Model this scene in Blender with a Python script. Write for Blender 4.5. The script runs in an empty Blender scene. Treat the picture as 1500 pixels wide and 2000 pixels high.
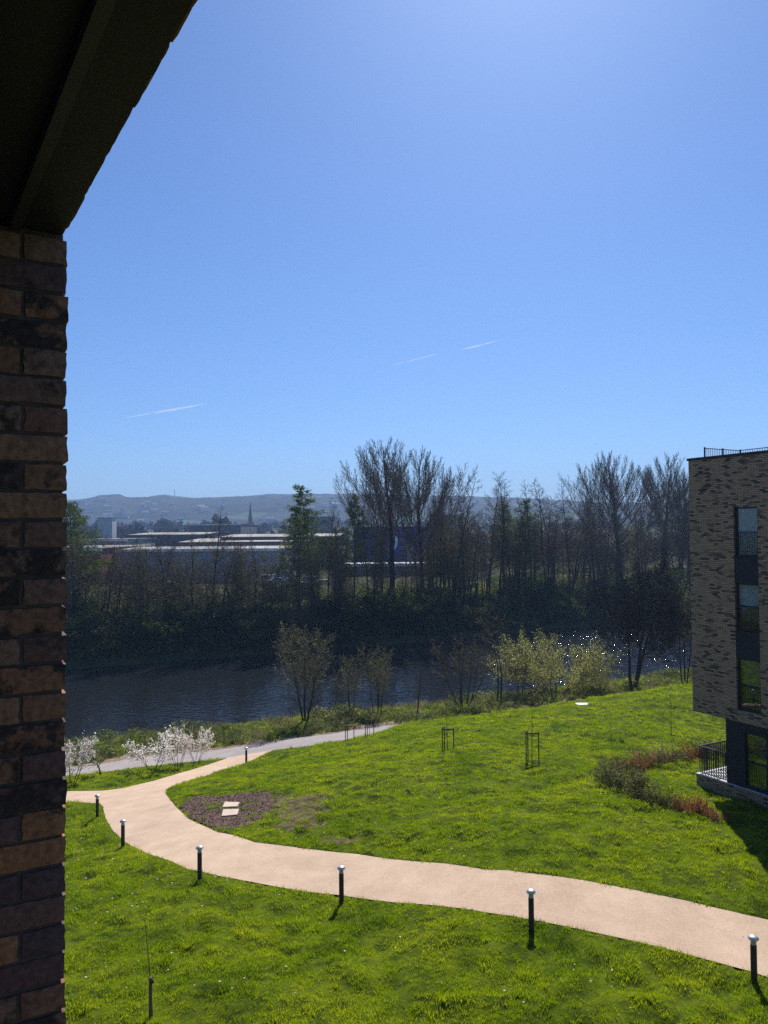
import bpy, math, random
import numpy as np
from mathutils import Vector, Matrix
from mathutils.geometry import delaunay_2d_cdt

sc = bpy.context.scene
COL = sc.collection
# ------------------------------------------------------------------ camera
FPX = 1500.0
CAM = np.array([0.0, 0.0, 10.0])
PITCH, ROLL = math.radians(1.53), 0.0080
fwd = np.array([0, math.cos(PITCH), math.sin(PITCH)])
up0 = np.array([0, -math.sin(PITCH), math.cos(PITCH)])
rt0 = np.array([1.0, 0, 0])
RT = rt0 * math.cos(ROLL) - up0 * math.sin(ROLL)
UP = up0 * math.cos(ROLL) + rt0 * math.sin(ROLL)
cd = bpy.data.cameras.new('camera'); cam = bpy.data.objects.new('camera', cd); COL.objects.link(cam)
cd.sensor_fit = 'VERTICAL'; cd.sensor_height = 36; cd.sensor_width = 27; cd.lens = 36 * FPX / 2000
cd.clip_start = 0.05; cd.clip_end = 20000
m = Matrix.Identity(4)
for i, v in enumerate((RT, UP, -fwd)):
    for k in range(3): m[k][i] = v[k]
m.translation = Vector(CAM); cam.matrix_world = m
sc.camera = cam
# ------------------------------------------------------------------ sky, sun, exposure
SUN_EL, SUN_AZ = math.radians(45), math.atan(0.20)        # azimuth measured from +Y towards +X
w = bpy.data.worlds.new('World'); sc.world = w; w.use_nodes = True
nt = w.node_tree; nt.nodes.clear()
sky = nt.nodes.new('ShaderNodeTexSky'); sky.sky_type = 'NISHITA'; sky.sun_disc = False
sky.sun_elevation = SUN_EL; sky.sun_rotation = SUN_AZ
sky.air_density = 1.0; sky.dust_density = 0.45; sky.ozone_density = 6.0; sky.altitude = 20
hs = nt.nodes.new('ShaderNodeMix'); hs.data_type = 'RGBA'; hs.blend_type = 'MULTIPLY'; hs.inputs[0].default_value = 1; hs.inputs[7].default_value = (.62, .78, 1.0, 1)   # the camera's cooler white balance
bg = nt.nodes.new('ShaderNodeBackground'); bg.inputs['Strength'].default_value = 0.085
wo = nt.nodes.new('ShaderNodeOutputWorld')
nt.links.new(sky.outputs[0], hs.inputs[6]); nt.links.new(hs.outputs[2], bg.inputs[0]); nt.links.new(bg.outputs[0], wo.inputs[0])
sd = bpy.data.lights.new('sun', 'SUN'); sun = bpy.data.objects.new('sun', sd); COL.objects.link(sun)
sd.energy = 5.0; sd.angle = math.radians(0.5); sd.color = (1.0, 0.955, 0.88)
sdir = Vector((math.sin(SUN_AZ) * math.cos(SUN_EL), math.cos(SUN_AZ) * math.cos(SUN_EL), math.sin(SUN_EL)))
sun.rotation_euler = sdir.to_track_quat('Z', 'Y').to_euler(); sun.location = (10, 30, 60)
vs = sc.view_settings; vs.view_transform = 'Standard'; vs.look = 'None'; vs.exposure = 0.42; vs.gamma = 1; vs.use_curve_mapping = False
try:
    cy = sc.cycles
    cy.use_denoising = False; cy.max_bounces = 6; cy.diffuse_bounces = 3; cy.glossy_bounces = 3
    cy.transmission_bounces = 4; cy.transparent_max_bounces = 12; cy.volume_bounces = 0
    cy.caustics_reflective = False; cy.caustics_refractive = False
    cy.sample_clamp_indirect = 6
except Exception: pass

def P(px, py, d):
    """world point at depth y=d seen at photo pixel px,py (1500x2000)"""
    r = RT * (px - 750) / FPX + UP * (1000 - py) / FPX + fwd
    return CAM + r * (d / r[1])
def Pz(px, py, z):
    r = RT * (px - 750) / FPX + UP * (1000 - py) / FPX + fwd
    return CAM + r * ((z - CAM[2]) / r[2])

# ------------------------------------------------------------------ materials
def new_mat(name):
    m = bpy.data.materials.new(name); m.use_nodes = True
    n = m.node_tree; n.nodes.clear()
    return m, n
def N(n, t, **kw):
    x = n.nodes.new(t)
    for k, v in kw.items(): setattr(x, k, v)
    return x
def simple(name, c1, c2=None, scale=8.0, rough=0.8, metallic=0.0, bump=0.0, bscale=None, rnd=0.0, spec=0.3, detail=5, coords='obj'):
    m, n = new_mat(name); L = n.links.new
    out = N(n, 'ShaderNodeOutputMaterial'); b = N(n, 'ShaderNodeBsdfPrincipled')
    b.inputs['Roughness'].default_value = rough; b.inputs['Metallic'].default_value = metallic
    b.inputs['Specular IOR Level'].default_value = spec
    L(b.outputs[0], out.inputs[0])
    if coords == 'obj':
        tc = N(n, 'ShaderNodeTexCoord'); co = tc.outputs['Object']
    else:
        tc = N(n, 'ShaderNodeNewGeometry'); co = tc.outputs['Position']
    src = None
    if c2 is not None:
        no = N(n, 'ShaderNodeTexNoise'); no.inputs['Scale'].default_value = scale; no.inputs['Detail'].default_value = detail
        L(co, no.inputs['Vector'])
        rp = N(n, 'ShaderNodeValToRGB'); rp.color_ramp.elements[0].position = .33; rp.color_ramp.elements[1].position = .67
        rp.color_ramp.elements[0].color = (*c1, 1); rp.color_ramp.elements[1].color = (*c2, 1)
        L(no.outputs['Fac'], rp.inputs[0]); src = rp.outputs[0]
    else:
        rg = N(n, 'ShaderNodeRGB'); rg.outputs[0].default_value = (*c1, 1); src = rg.outputs[0]
    if rnd:
        oi = N(n, 'ShaderNodeObjectInfo'); mr = N(n, 'ShaderNodeMapRange')
        mr.inputs['To Min'].default_value = 1 - rnd; mr.inputs['To Max'].default_value = 1 + rnd
        L(oi.outputs['Random'], mr.inputs[0])
        h = N(n, 'ShaderNodeHueSaturation'); L(mr.outputs[0], h.inputs['Value']); L(src, h.inputs['Color']); src = h.outputs[0]
    L(src, b.inputs['Base Color'])
    if bump:
        nb = N(n, 'ShaderNodeTexNoise'); nb.inputs['Scale'].default_value = bscale or scale * 4; nb.inputs['Detail'].default_value = 6
        L(co, nb.inputs['Vector']); bp = N(n, 'ShaderNodeBump'); bp.inputs['Strength'].default_value = 1; bp.inputs['Distance'].default_value = bump
        L(nb.outputs['Fac'], bp.inputs['Height']); L(bp.outputs[0], b.inputs['Normal'])
    return m
def leafy(name, cols, trans=0.5, rough=0.6, nscale=0.4, gloss=0.0):
    """thin leaves: diffuse + translucent, varied per instance and by soft noise over the place"""
    m, n = new_mat(name); L = n.links.new
    out = N(n, 'ShaderNodeOutputMaterial')
    g = N(n, 'ShaderNodeNewGeometry'); no = N(n, 'ShaderNodeTexNoise'); no.inputs['Scale'].default_value = nscale; no.inputs['Detail'].default_value = 4
    L(g.outputs['Position'], no.inputs['Vector'])
    oi = N(n, 'ShaderNodeObjectInfo')
    a = N(n, 'ShaderNodeMath', operation='MULTIPLY'); a.inputs[1].default_value = .35; L(oi.outputs['Random'], a.inputs[0])
    ri = N(n, 'ShaderNodeMath', operation='MULTIPLY'); ri.inputs[1].default_value = .25; L(g.outputs['Random Per Island'], ri.inputs[0])
    b = N(n, 'ShaderNodeMath', operation='ADD'); L(a.outputs[0], b.inputs[0]); L(ri.outputs[0], b.inputs[1])
    s = N(n, 'ShaderNodeMath', operation='MULTIPLY_ADD'); s.inputs[1].default_value = 1.1; L(no.outputs['Fac'], s.inputs[0]); L(b.outputs[0], s.inputs[2])
    s2 = N(n, 'ShaderNodeMath', operation='SUBTRACT'); s2.inputs[1].default_value = .33; L(s.outputs[0], s2.inputs[0])
    rp = N(n, 'ShaderNodeValToRGB'); cr = rp.color_ramp
    cr.elements[0].color = (*cols[0], 1); cr.elements[1].color = (*cols[-1], 1); cr.elements[0].position = .2; cr.elements[1].position = .85
    for i, c in enumerate(cols[1:-1]):
        e = cr.elements.new(.2 + .65 * (i + 1) / (len(cols) - 1)); e.color = (*c, 1)
    L(s2.outputs[0], rp.inputs[0])
    d = N(n, 'ShaderNodeBsdfDiffuse'); t = N(n, 'ShaderNodeBsdfTranslucent'); mx = N(n, 'ShaderNodeMixShader'); mx.inputs[0].default_value = trans
    L(rp.outputs[0], d.inputs[0]); L(rp.outputs[0], t.inputs[0]); L(d.outputs[0], mx.inputs[1]); L(t.outputs[0], mx.inputs[2])
    sh = mx.outputs[0]
    if gloss:
        gl = N(n, 'ShaderNodeBsdfGlossy'); gl.inputs['Roughness'].default_value = .35
        m2 = N(n, 'ShaderNodeMixShader'); m2.inputs[0].default_value = gloss; L(sh, m2.inputs[1]); L(gl.outputs[0], m2.inputs[2]); sh = m2.outputs[0]
    L(sh, out.inputs[0]); return m

M = {}
M['bark'] = simple('bark', (.032, .026, .020), (.065, .052, .040), 6, .95, rnd=.25, spec=.1)
M['twig'] = simple('twig', (.11, .078, .048), (.21, .155, .09), 3, .9, rnd=.25, spec=.15)
M['twig_rimlit'] = simple('twig_rimlit', (.14, .12, .07), (.25, .22, .12), 3, .9, rnd=.1, spec=.15)  # paler copy of twig: backlit rim of near-bank twigs put into the colour
M['ivy'] = leafy('ivy_leaf', [(.022, .045, .008), (.065, .10, .018), (.16, .19, .045)], .6, gloss=.02)
M['budleaf'] = leafy('bud_leaf', [(.09, .095, .025), (.16, .165, .04), (.25, .24, .07)], .5)
M['willow'] = leafy('willow_leaf', [(.28, .29, .08), (.44, .43, .13), (.58, .54, .22)], .5)
M['larch'] = leafy('larch_needles', [(.06, .09, .015), (.11, .15, .025), (.18, .20, .04)], .45)
M['blossom'] = leafy('blossom', [(.70, .62, .55), (.82, .76, .70), (.9, .87, .82)], .5)
M['hedgemix'] = leafy('hedge_mixed_leaf', [(.08, .09, .03), (.18, .19, .06), (.42, .34, .19)], .45)
M['redleaf'] = leafy('red_leaf', [(.20, .05, .035), (.34, .10, .06), (.45, .24, .13)], .45)
M['greenleaf'] = leafy('hedge_leaf', [(.05, .08, .02), (.12, .15, .045), (.28, .27, .12)], .4, gloss=.03)
M['drystem'] = leafy('dry_stem', [(.20, .15, .08), (.32, .25, .14), (.42, .34, .2)], .3)
M['grass'] = leafy('grass_blade', [(.050, .105, .002), (.170, .270, .003), (.310, .400, .004), (.43, .47, .015)], .60, nscale=.42, gloss=.012)
M['bankgrass'] = leafy('bank_grass', [(.07, .11, .02), (.19, .21, .05), (.38, .34, .15)], .45, nscale=.3)
M['metal_black'] = simple('black_metal', (.012, .012, .014), rough=.45, spec=.4)
M['timber'] = simple('stake_timber', (.10, .075, .05), (.17, .13, .09), 10, .85)
M['slab'] = simple('stone_slab', (.50, .38, .30), (.62, .50, .41), 5, .9, bump=.003)
M['white_slab'] = simple('white_slab', (.7, .68, .62), (.8, .78, .72), 4, .85)

# ------------------------------------------------------------------ object helpers
def mesh(name, V, F, mats, fm=None):
    me = bpy.data.meshes.new(name)
    me.from_pydata([tuple(v) for v in V], [], [tuple(f) for f in F])
    for mm in (mats if isinstance(mats, (list, tuple)) else [mats]): me.materials.append(mm)
    if fm is not None: me.polygons.foreach_set('material_index', fm)
    me.update(); return me
def mesh_np(name, V, F, mat):
    """V (n,3), F (m,k) arrays"""
    V = np.asarray(V, dtype=np.float32); F = np.asarray(F, dtype=np.int32); k = F.shape[1]
    me = bpy.data.meshes.new(name)
    me.vertices.add(len(V)); me.vertices.foreach_set('co', V.ravel())
    me.loops.add(F.size); me.loops.foreach_set('vertex_index', F.ravel())
    me.polygons.add(len(F)); me.polygons.foreach_set('loop_start', np.arange(0, F.size, k, dtype=np.int32))
    me.materials.append(mat); me.update(calc_edges=True); return me
def tag(o, label=None, cat=None, group=None, kind=None):
    if label: o['label'] = label
    if cat: o['category'] = cat
    if group: o['group'] = group
    if kind: o['kind'] = kind
    return o
def obj(name, me, parent=None, loc=None, link=True):
    o = bpy.data.objects.new(name, me)
    if link: COL.objects.link(o)
    if parent is not None: o.parent = parent
    if loc is not None: o.location = loc
    return o
def thing(name, label, cat, loc=(0, 0, 0), rz=0.0, group=None):
    o = bpy.data.objects.new(name, None); COL.objects.link(o); o.location = tuple(loc); o.rotation_euler = (0, 0, rz)
    o.empty_display_size = .2
    return tag(o, label, cat, group)
def kids(o): return [c for c in o.children]
def dup(o, parent=None):
    c = o.copy(); COL.objects.link(c); c.parent = parent
    for k in kids(o): dup(k, c)
    return c
class MB:
    def __init__(s): s.V = []; s.F = []; s.fm = []; s.mi = 0
    def face(s, ids): s.F.append(ids); s.fm.append(s.mi)
    def box(s, x0, y0, z0, x1, y1, z1):
        b = len(s.V)
        s.V += [(x0, y0, z0), (x1, y0, z0), (x1, y1, z0), (x0, y1, z0), (x0, y0, z1), (x1, y0, z1), (x1, y1, z1), (x0, y1, z1)]
        for f in ((0, 3, 2, 1), (4, 5, 6, 7), (0, 1, 5, 4), (1, 2, 6, 5), (2, 3, 7, 6), (3, 0, 4, 7)): s.face([b + i for i in f])
        return s
    def bbox(s, x0, y0, z0, x1, y1, z1, e):
        """box with chamfered edges"""
        import itertools
        b = len(s.V); idx = {}
        for cx, cy, cz in itertools.product((0, 1), repeat=3):
            X = (x0, x1)[cx]; Y = (y0, y1)[cy]; Z = (z0, z1)[cz]; sx = e * (1 - 2 * cx); sy = e * (1 - 2 * cy); sz = e * (1 - 2 * cz)
            for ax, v in enumerate(((X, Y + sy, Z + sz), (X + sx, Y, Z + sz), (X + sx, Y + sy, Z))):
                idx[cx, cy, cz, ax] = len(s.V); s.V.append(v)
        q = lambda c, ax: idx[c[0], c[1], c[2], ax]
        for ax in range(3):
            o1, o2 = [i for i in range(3) if i != ax]
            for v in (0, 1):
                cs = []
                for p, r in ((0, 0), (1, 0), (1, 1), (0, 1)):
                    c = [0, 0, 0]; c[ax] = v; c[o1] = p; c[o2] = r; cs.append(q(c, ax))
                if (v == 0) ^ (ax == 1): cs.reverse()
                s.face(cs)
            for p in (0, 1):
                for r in (0, 1):   # edge along ax
                    c0 = [0, 0, 0]; c1 = [0, 0, 0]; c0[o1] = c1[o1] = p; c0[o2] = c1[o2] = r; c1[ax] = 1
                    f = [q(c0, o1), q(c1, o1), q(c1, o2), q(c0, o2)]
                    s.face(f)
        for cx, cy, cz in itertools.product((0, 1), repeat=3): s.face([idx[cx, cy, cz, a] for a in range(3)])
        return s
    def bar(s, p, q, r, n=4):
        p = Vector(p); q = Vector(q); d = (q - p).normalized()
        u = d.orthogonal().normalized(); v = d.cross(u); b = len(s.V)
        for c in (p, q):
            for i in range(n):
                a = 2 * math.pi * (i + .5) / n; s.V.append(tuple(c + (u * math.cos(a) + v * math.sin(a)) * r))
        for i in range(n): s.face([b + i, b + (i + 1) % n, b + n + (i + 1) % n, b + n + i])
        s.face([b + i for i in range(n)][::-1]); s.face([b + n + i for i in range(n)])
        return s
    def lathe(s, prof, n=20, c=(0, 0)):
        b = len(s.V)
        for r, z in prof:
            for i in range(n):
                a = 2 * math.pi * i / n; s.V.append((c[0] + r * math.cos(a), c[1] + r * math.sin(a), z))
        for k in range(len(prof) - 1):
            for i in range(n): s.face([b + k * n + i, b + k * n + (i + 1) % n, b + (k + 1) * n + (i + 1) % n, b + (k + 1) * n + i])
        s.face([b + i for i in range(n)][::-1]); s.face([b + (len(prof) - 1) * n + i for i in range(n)])
        return s
    def build(s, name, mats, parent=None, loc=None, smooth=False):
        me = mesh(name, s.V, s.F, mats, s.fm)
        if smooth: me.polygons.foreach_set('use_smooth', [True] * len(me.polygons))
        return obj(name, me, parent, loc)

# ------------------------------------------------------------------ value noise (numpy)
def vnoise(x, y, seed=0):
    x = np.asarray(x, float); y = np.asarray(y, float)
    xi = np.floor(x).astype(np.int64); yi = np.floor(y).astype(np.int64); fx = x - xi; fy = y - yi
    def h(a, b):
        n = (a * 374761393 + b * 668265263 + seed * 982451653) & 0xffffffff
        n = ((n ^ (n >> 13)) * 1274126177) & 0xffffffff
        return ((n ^ (n >> 16)) & 0xffff) / 65535.0
    u = fx * fx * (3 - 2 * fx); v = fy * fy * (3 - 2 * fy)
    return (h(xi, yi) * (1 - u) + h(xi + 1, yi) * u) * (1 - v) + (h(xi, yi + 1) * (1 - u) + h(xi + 1, yi + 1) * u) * v
def fbm(x, y, seed=0, o=4):
    s = 0; a = .5
    for k in range(o): s = s + a * vnoise(x * 2 ** k, y * 2 ** k, seed + k * 7); a *= .5
    return s
def sstep(a, b, t):
    t = np.clip((t - a) / (b - a), 0, 1); return t * t * (3 - 2 * t)

# ------------------------------------------------------------------ terrain
WATER = -6.8
ctrl = [(1473,1916,17.2),(1038,1816,19.0),(667,1760,22.0),(390,1718,23.2),(240,1656,28.8),(190,1596,33.6),(481,1491,49),
        (300,1492,50),(150,1508,48),(860,1405,61),(860,1412,54),(760,1428,55),(640,1445,52),(1040,1487,35),(875,1463,39),(700,1470,44),
        (1350,1338,62),(1150,1364,58),(960,1395,54),(960,1412,63),(1150,1384,68),(1350,1356,72),(1357,1540,32.4),(1430,1440,46),(1193,1458,40),(1310,1440,42),(1170,1520,31.5),
        (1400,1600,27.2),(600,1500,38.5),(600,1600,28.5),(450,1580,31),(330,1545,37.5),(480,1625,27),(298,1992,15.8),(700,2000,15.5),
        (1200,2000,15.4),(1500,1750,20.8),(900,1600,27),(900,1520,33),(1100,1400,50),(560,1462,52),(1000,1700,21.5),(560,1700,24)]
cp = [tuple(P(*c)) for c in ctrl]
cp += [(-30,10,-.3),(-45,40,-3.8),(35,8,0.2),(48,40,-1.2),(0,0,0),(5,8,0),(60,75,-4.2),(-40,-12,0),(50,-12,0),(-70,56,-5.4),(-34,50,-4.9),(20,20,.1),(30,28,-.3),(95,95,-4.5),(-14,20,-.6)]
cp = np.array(cp)
def tps(r2): return np.where(r2 > 1e-9, .5 * r2 * np.log(r2 + 1e-12), 0)
_n = len(cp); _A = np.zeros((_n + 3, _n + 3))
_A[:_n, :_n] = tps(((cp[:, None, :2] - cp[None, :, :2]) ** 2).sum(-1)) + np.eye(_n) * 6.0
_A[:_n, _n] = 1; _A[:_n, _n + 1:] = cp[:, :2]; _A[_n, :_n] = 1; _A[_n + 1:, :_n] = cp[:, :2].T
_w = np.linalg.solve(_A, np.concatenate([cp[:, 2], np.zeros(3)]))
def lawn_h(x, y):
    x = np.asarray(x, float); y = np.asarray(y, float); xc = np.clip(x, -90, 120); yc = np.clip(y, -20, 110)
    out = _w[_n] + _w[_n + 1] * xc + _w[_n + 2] * yc
    for i in range(_n): out = out + _w[i] * tps((xc - cp[i, 0]) ** 2 + (yc - cp[i, 1]) ** 2)
    return np.clip(out, -5.6, 1.5)
nearS = [Pz(px, py, WATER) for px, py in ((-600,1500),(-100,1470),(150,1452),(400,1428),(600,1403),(860,1378),(1100,1345),(1340,1318),(1700,1290))]
farS = [Pz(px, py, WATER) for px, py in ((-600,1335),(-100,1318),(150,1305),(400,1285),(600,1270),(850,1250),(1100,1226),(1340,1200),(1700,1175))]
nearS = np.array([(-150, 50, 0)] + [tuple(p) for p in nearS] + [(260, 190, 0)]); farS = np.array([(-200, 84, 0)] + [tuple(p) for p in farS] + [(400, 330, 0)])
def near_y(x): return np.interp(x, nearS[:, 0], nearS[:, 1])
def far_y(x): return np.interp(x, farS[:, 0], farS[:, 1])
def far_land(x, y):
    d = np.asarray(y, float)
    z = np.interp(d, [90, 260, 420, 800, 1300, 1700], [-2, -2, 1, 10, 22, 26])
    return z + (fbm(x / 9, d / 9, 31) - .5) * 1.2 * np.clip(1 - (d - 200) / 60, 0.2, 1)
def H(x, y):
    x = np.asarray(x, float); y = np.asarray(y, float)
    ys = near_y(x) + 0.1; yf = far_y(x) - 1.2
    t = ys - y; u = y - yf
    lh = lawn_h(x, y)
    near = -7.5 + (lh + 7.5) * sstep(0, 5.0, t)
    riv = -7.5 - 1.2 * sstep(0, 4, np.minimum(-t, -u))
    far = -7.5 + (far_land(x, y) + 7.5) * np.clip(u / 11.0, 0, 1) ** .6
    return np.where(t > 0, near, np.where(u > 0, far, riv))
def h1(x, y): return float(H(np.array([x]), np.array([y]))[0])
def G(px, py, d0=8.0, d1=130.0):
    """where the view ray at photo pixel meets the ground"""
    d = np.linspace(d0, d1, 1200)
    r = RT * (px - 750) / FPX + UP * (1000 - py) / FPX + fwd
    r = r / r[1]
    X = CAM[0] + r[0] * d; Z = CAM[2] + r[2] * d; g = H(X, d)
    i = int(np.argmax(Z <= g))
    if i == 0: i = len(d) - 1
    a = (Z[i - 1] - g[i - 1]) / max(1e-6, (Z[i - 1] - g[i - 1]) - (Z[i] - g[i]))
    dd = d[i - 1] + a * (d[i] - d[i - 1])
    return np.array([CAM[0] + r[0] * dd, dd, CAM[2] + r[2] * dd])

# paths in plan
near_edge = [(1900,2010),(1700,1965),(1500,1908),(1464,1896),(1400,1879),(1300,1852),(1200,1829),(1140,1816),(1038,1796),(946,1781),(770,1762),(667,1748),(560,1735),
             (430,1711),(366,1697),(290,1668),(250,1648),(220,1622),(206,1598),(200,1574),(194,1569),(146,1566),(130,1566),(0,1570),(-300,1585)]
top_edge = [(-300,1556),(0,1545),(130,1545),(200,1544),(242,1539),(300,1525),(357,1508),(397,1496),(445,1480)]
taper = [(490,1472),(534,1465)]
right_edge = [(485,1488),(440,1502),(410,1513),(357,1529),(327,1540),(323,1550),(342,1574),(370,1600),(396,1612),(425,1625),(497,1645),(620,1660),(700,1668),(869,1686),
              (947,1698),(1043,1706),(1140,1719),(1240,1738),(1346,1760),(1400,1773),(1500,1796),(1700,1845),(1900,1895)]
pink = np.array([G(*p)[:2] for p in near_edge + top_edge + taper + right_edge])
rl = [(-300,1560),(0,1527),(151,1513),(223,1505),(282,1497),(370,1488),(445,1480),(490,1472),(534,1465),(602,1457),(664,1447),(717,1437)]
ru = [(-300,1535),(0,1512),(178,1495),(263,1480),(370,1469),(440,1462),(504,1452),(602,1438),(653,1432),(730,1419),(760,1416)]
RL = [G(*p)[:2] for p in rl]; RU = [G(*p)[:2] for p in ru]
dirn = (RU[-1] - RU[-4]); dirn /= np.linalg.norm(dirn); perp = np.array([dirn[1], -dirn[0]])
ext = [P(860, 1406, 60.5)[:2], P(960, 1400, 65.5)[:2], P(1150, 1380, 71)[:2], P(1350, 1350, 76)[:2], P(1700, 1320, 86)[:2]]
wid = 2.4
RUx = RU + ext; RLx = RL + [e + perp * wid for e in [RU[-1]] + ext][0:]
river_path = np.array(RUx + RLx[::-1])
soil = np.array([G(*p)[:2] for p in ((352,1575),(380,1556),(430,1555),(480,1549),(527,1548),(530,1570),(520,1590),(505,1606),(470,1617),(430,1622),(400,1610),(372,1598))])
def in_poly(x, y, poly):
    x = np.asarray(x); y = np.asarray(y); r = np.zeros(x.shape, bool); j = len(poly) - 1
    for i in range(len(poly)):
        xi, yi = poly[i]; xj, yj = poly[j]
        c = ((yi > y) != (yj > y)) & (x < (xj - xi) * (y - yi) / (yj - yi + 1e-12) + xi)
        r ^= c; j = i
    return r
def dist_poly(x, y, poly):
    best = np.full(np.shape(x), 1e9)
    for i in range(len(poly)):
        ax, ay = poly[i - 1]; bx, by = poly[i]; dx, dy = bx - ax, by - ay; l2 = dx * dx + dy * dy + 1e-9
        t = np.clip(((x - ax) * dx + (y - ay) * dy) / l2, 0, 1)
        best = np.minimum(best, np.hypot(x - ax - t * dx, y - ay - t * dy))
    return best
def sheet(name, poly, dz, step, mat, label=None):
    pts = [Vector((float(p[0]), float(p[1]))) for p in poly]
    # densify boundary
    bd = []
    for i in range(len(pts)):
        a, b = pts[i - 1], pts[i]; n = max(1, int((b - a).length / (step * .8)))
        for k in range(n): bd.append(a + (b - a) * (k / n))
    nb = len(bd); lo = poly.min(0); hi = poly.max(0)
    gx, gy = np.meshgrid(np.arange(lo[0], hi[0], step), np.arange(lo[1], hi[1], step)); gx = gx.ravel(); gy = gy.ravel()
    k = in_poly(gx, gy, poly) & (dist_poly(gx, gy, poly) > step * .4)
    allp = bd + [Vector((float(a), float(b))) for a, b in zip(gx[k], gy[k])]
    v, e, f, *_ = delaunay_2d_cdt(allp, [(i, (i + 1) % nb) for i in range(nb)], [list(range(nb))], 1, 1e-5)
    z = H(np.array([p.x for p in v]), np.array([p.y for p in v]))
    o = obj(name, mesh(name, [(p.x, p.y, zz + dz) for p, zz in zip(v, z)], f, mat))
    o.data.polygons.foreach_set('use_smooth', [True] * len(o.data.polygons))
    for p in o.data.polygons:
        if p.normal.z < 0: o.data.flip_normals(); break
    return tag(o, kind='structure')

# --- ground sheet
gm = simple('ground_soil', (.035, .036, .018), (.075, .082, .03), .25, .95, bump=.05, bscale=1.2, coords='pos', spec=.05)
ys = [-30.0]
while ys[-1] < 3250: ys.append(ys[-1] + max(.8, (ys[-1] + 20) * .011))
ys = np.array(ys); ts = np.linspace(-1.15, 1.15, 330)
Yg, Tg = np.meshgrid(ys, ts, indexing='ij'); Xg = (Yg + 70) * Tg
Zg = H(Xg, Yg)
lawnmask = (Yg > 4) & (Yg < 80) & (Xg > -44) & (Xg < 74) & (near_y(Xg) - Yg > 0)
Zg = np.where((near_y(Xg) - Yg > -2) & (Yg > -28), Zg - .35, Zg)
def gridfaces(nr, nc):
    i = np.arange(nr - 1)[:, None] * nc + np.arange(nc - 1)[None, :]
    return np.stack([i, i + 1, i + nc + 1, i + nc], -1).reshape(-1, 4)
o = obj('ground', mesh_np('ground', np.stack([Xg, Yg, Zg], -1).reshape(-1, 3), gridfaces(*Yg.shape), gm)); tag(o, kind='structure')

# --- lawn sheet
lm = simple('turf', (.022, .038, .003), (.10, .135, .006), 1.8, .95, bump=.03, bscale=7, coords='pos', spec=.05)
dirt = simple('verge_soil', (.16, .11, .08), (.30, .22, .16), 1.5, .95, bump=.02, bscale=8, coords='pos', spec=.05)
gx = np.arange(-60, 96, .24); gy = np.concatenate([np.arange(-26, 8, 1.0), np.arange(8, 46, .2), np.arange(46, 100, .4)])
LY, LX = np.meshgrid(gy, gx, indexing='ij')
lz = H(LX, LY)
dp = np.minimum(dist_poly(LX, LY, pink), dist_poly(LX, LY, river_path))
inp = in_poly(LX, LY, pink) | in_poly(LX, LY, river_path)
ins = in_poly(LX, LY, soil)
lump = (fbm(LX / .6, LY / .6, 5, 3) - .42) * .44 + (fbm(LX / 3.5, LY / 3.5, 9, 3) - .5) * .30
amp = sstep(0, 1.0, dp) * np.where(ins, .25, 1) * sstep(0, 4, near_y(LX) - LY)
lz = lz + np.where(inp, -.07, .012 + lump * amp)
F = gridfaces(*LX.shape)
keep = ((near_y(LX) - LY) > -1.0).ravel()
F = F[keep[F].all(1)]
me = mesh_np('lawn', np.stack([LX, LY, lz], -1).reshape(-1, 3), F, lm)
me.materials.append(dirt); me.materials.append(simple('worn_turf', (.045, .045, .012), (.15, .115, .065), 3.5, .95, bump=.03, bscale=9, coords='pos', spec=.05))
fc = np.stack([LX, LY], -1).reshape(-1, 2)[F].mean(1)
above = dist_poly(fc[:, 0], fc[:, 1], river_path)
pcy = np.interp(fc[:, 0], [p[0] for p in RUx], [p[1] for p in RUx])
isd = (fc[:, 1] > pcy) & (above < 1.0 + .8 * vnoise(fc[:, 0] * .8, fc[:, 1] * .8, 3))
WORN = [(tuple(G(*p)[:2]), a, b) for p, a, b in (((592,1572),1.5,1.7),((590,1608),.9,.8),((535,1565),.7,1.3),((665,1641),.7,.5))]
def worn_at(x, y):
    k_ = 0
    for (cx, cy_), a, b in WORN: k_ = k_ + np.exp(-((x - cx) / a) ** 2 - ((y - cy_) / b) ** 2)
    return np.clip(k_, 0, 1)
wn_ = worn_at(fc[:, 0], fc[:, 1]) * (.35 + fbm(fc[:, 0] / .5, fc[:, 1] / .5, 55)) > .42
me.polygons.foreach_set('material_index', np.where(wn_, 2, isd.astype(np.int32)).astype(np.int32)); me.polygons.foreach_set('use_smooth', np.ones(len(F), bool))
o = obj('lawn', me); tag(o, kind='structure')
def LZ(x, y):
    """lawn surface height with lumps"""
    x = np.asarray(x, float); y = np.asarray(y, float)
    d = np.minimum(dist_poly(x, y, pink), dist_poly(x, y, river_path))
    lump = (fbm(x / .6, y / .6, 5, 3) - .42) * .44 + (fbm(x / 3.5, y / 3.5, 9, 3) - .5) * .30
    return H(x, y) + .012 + lump * sstep(0, 1.0, d) * sstep(0, 4, near_y(x) - y)

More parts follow.
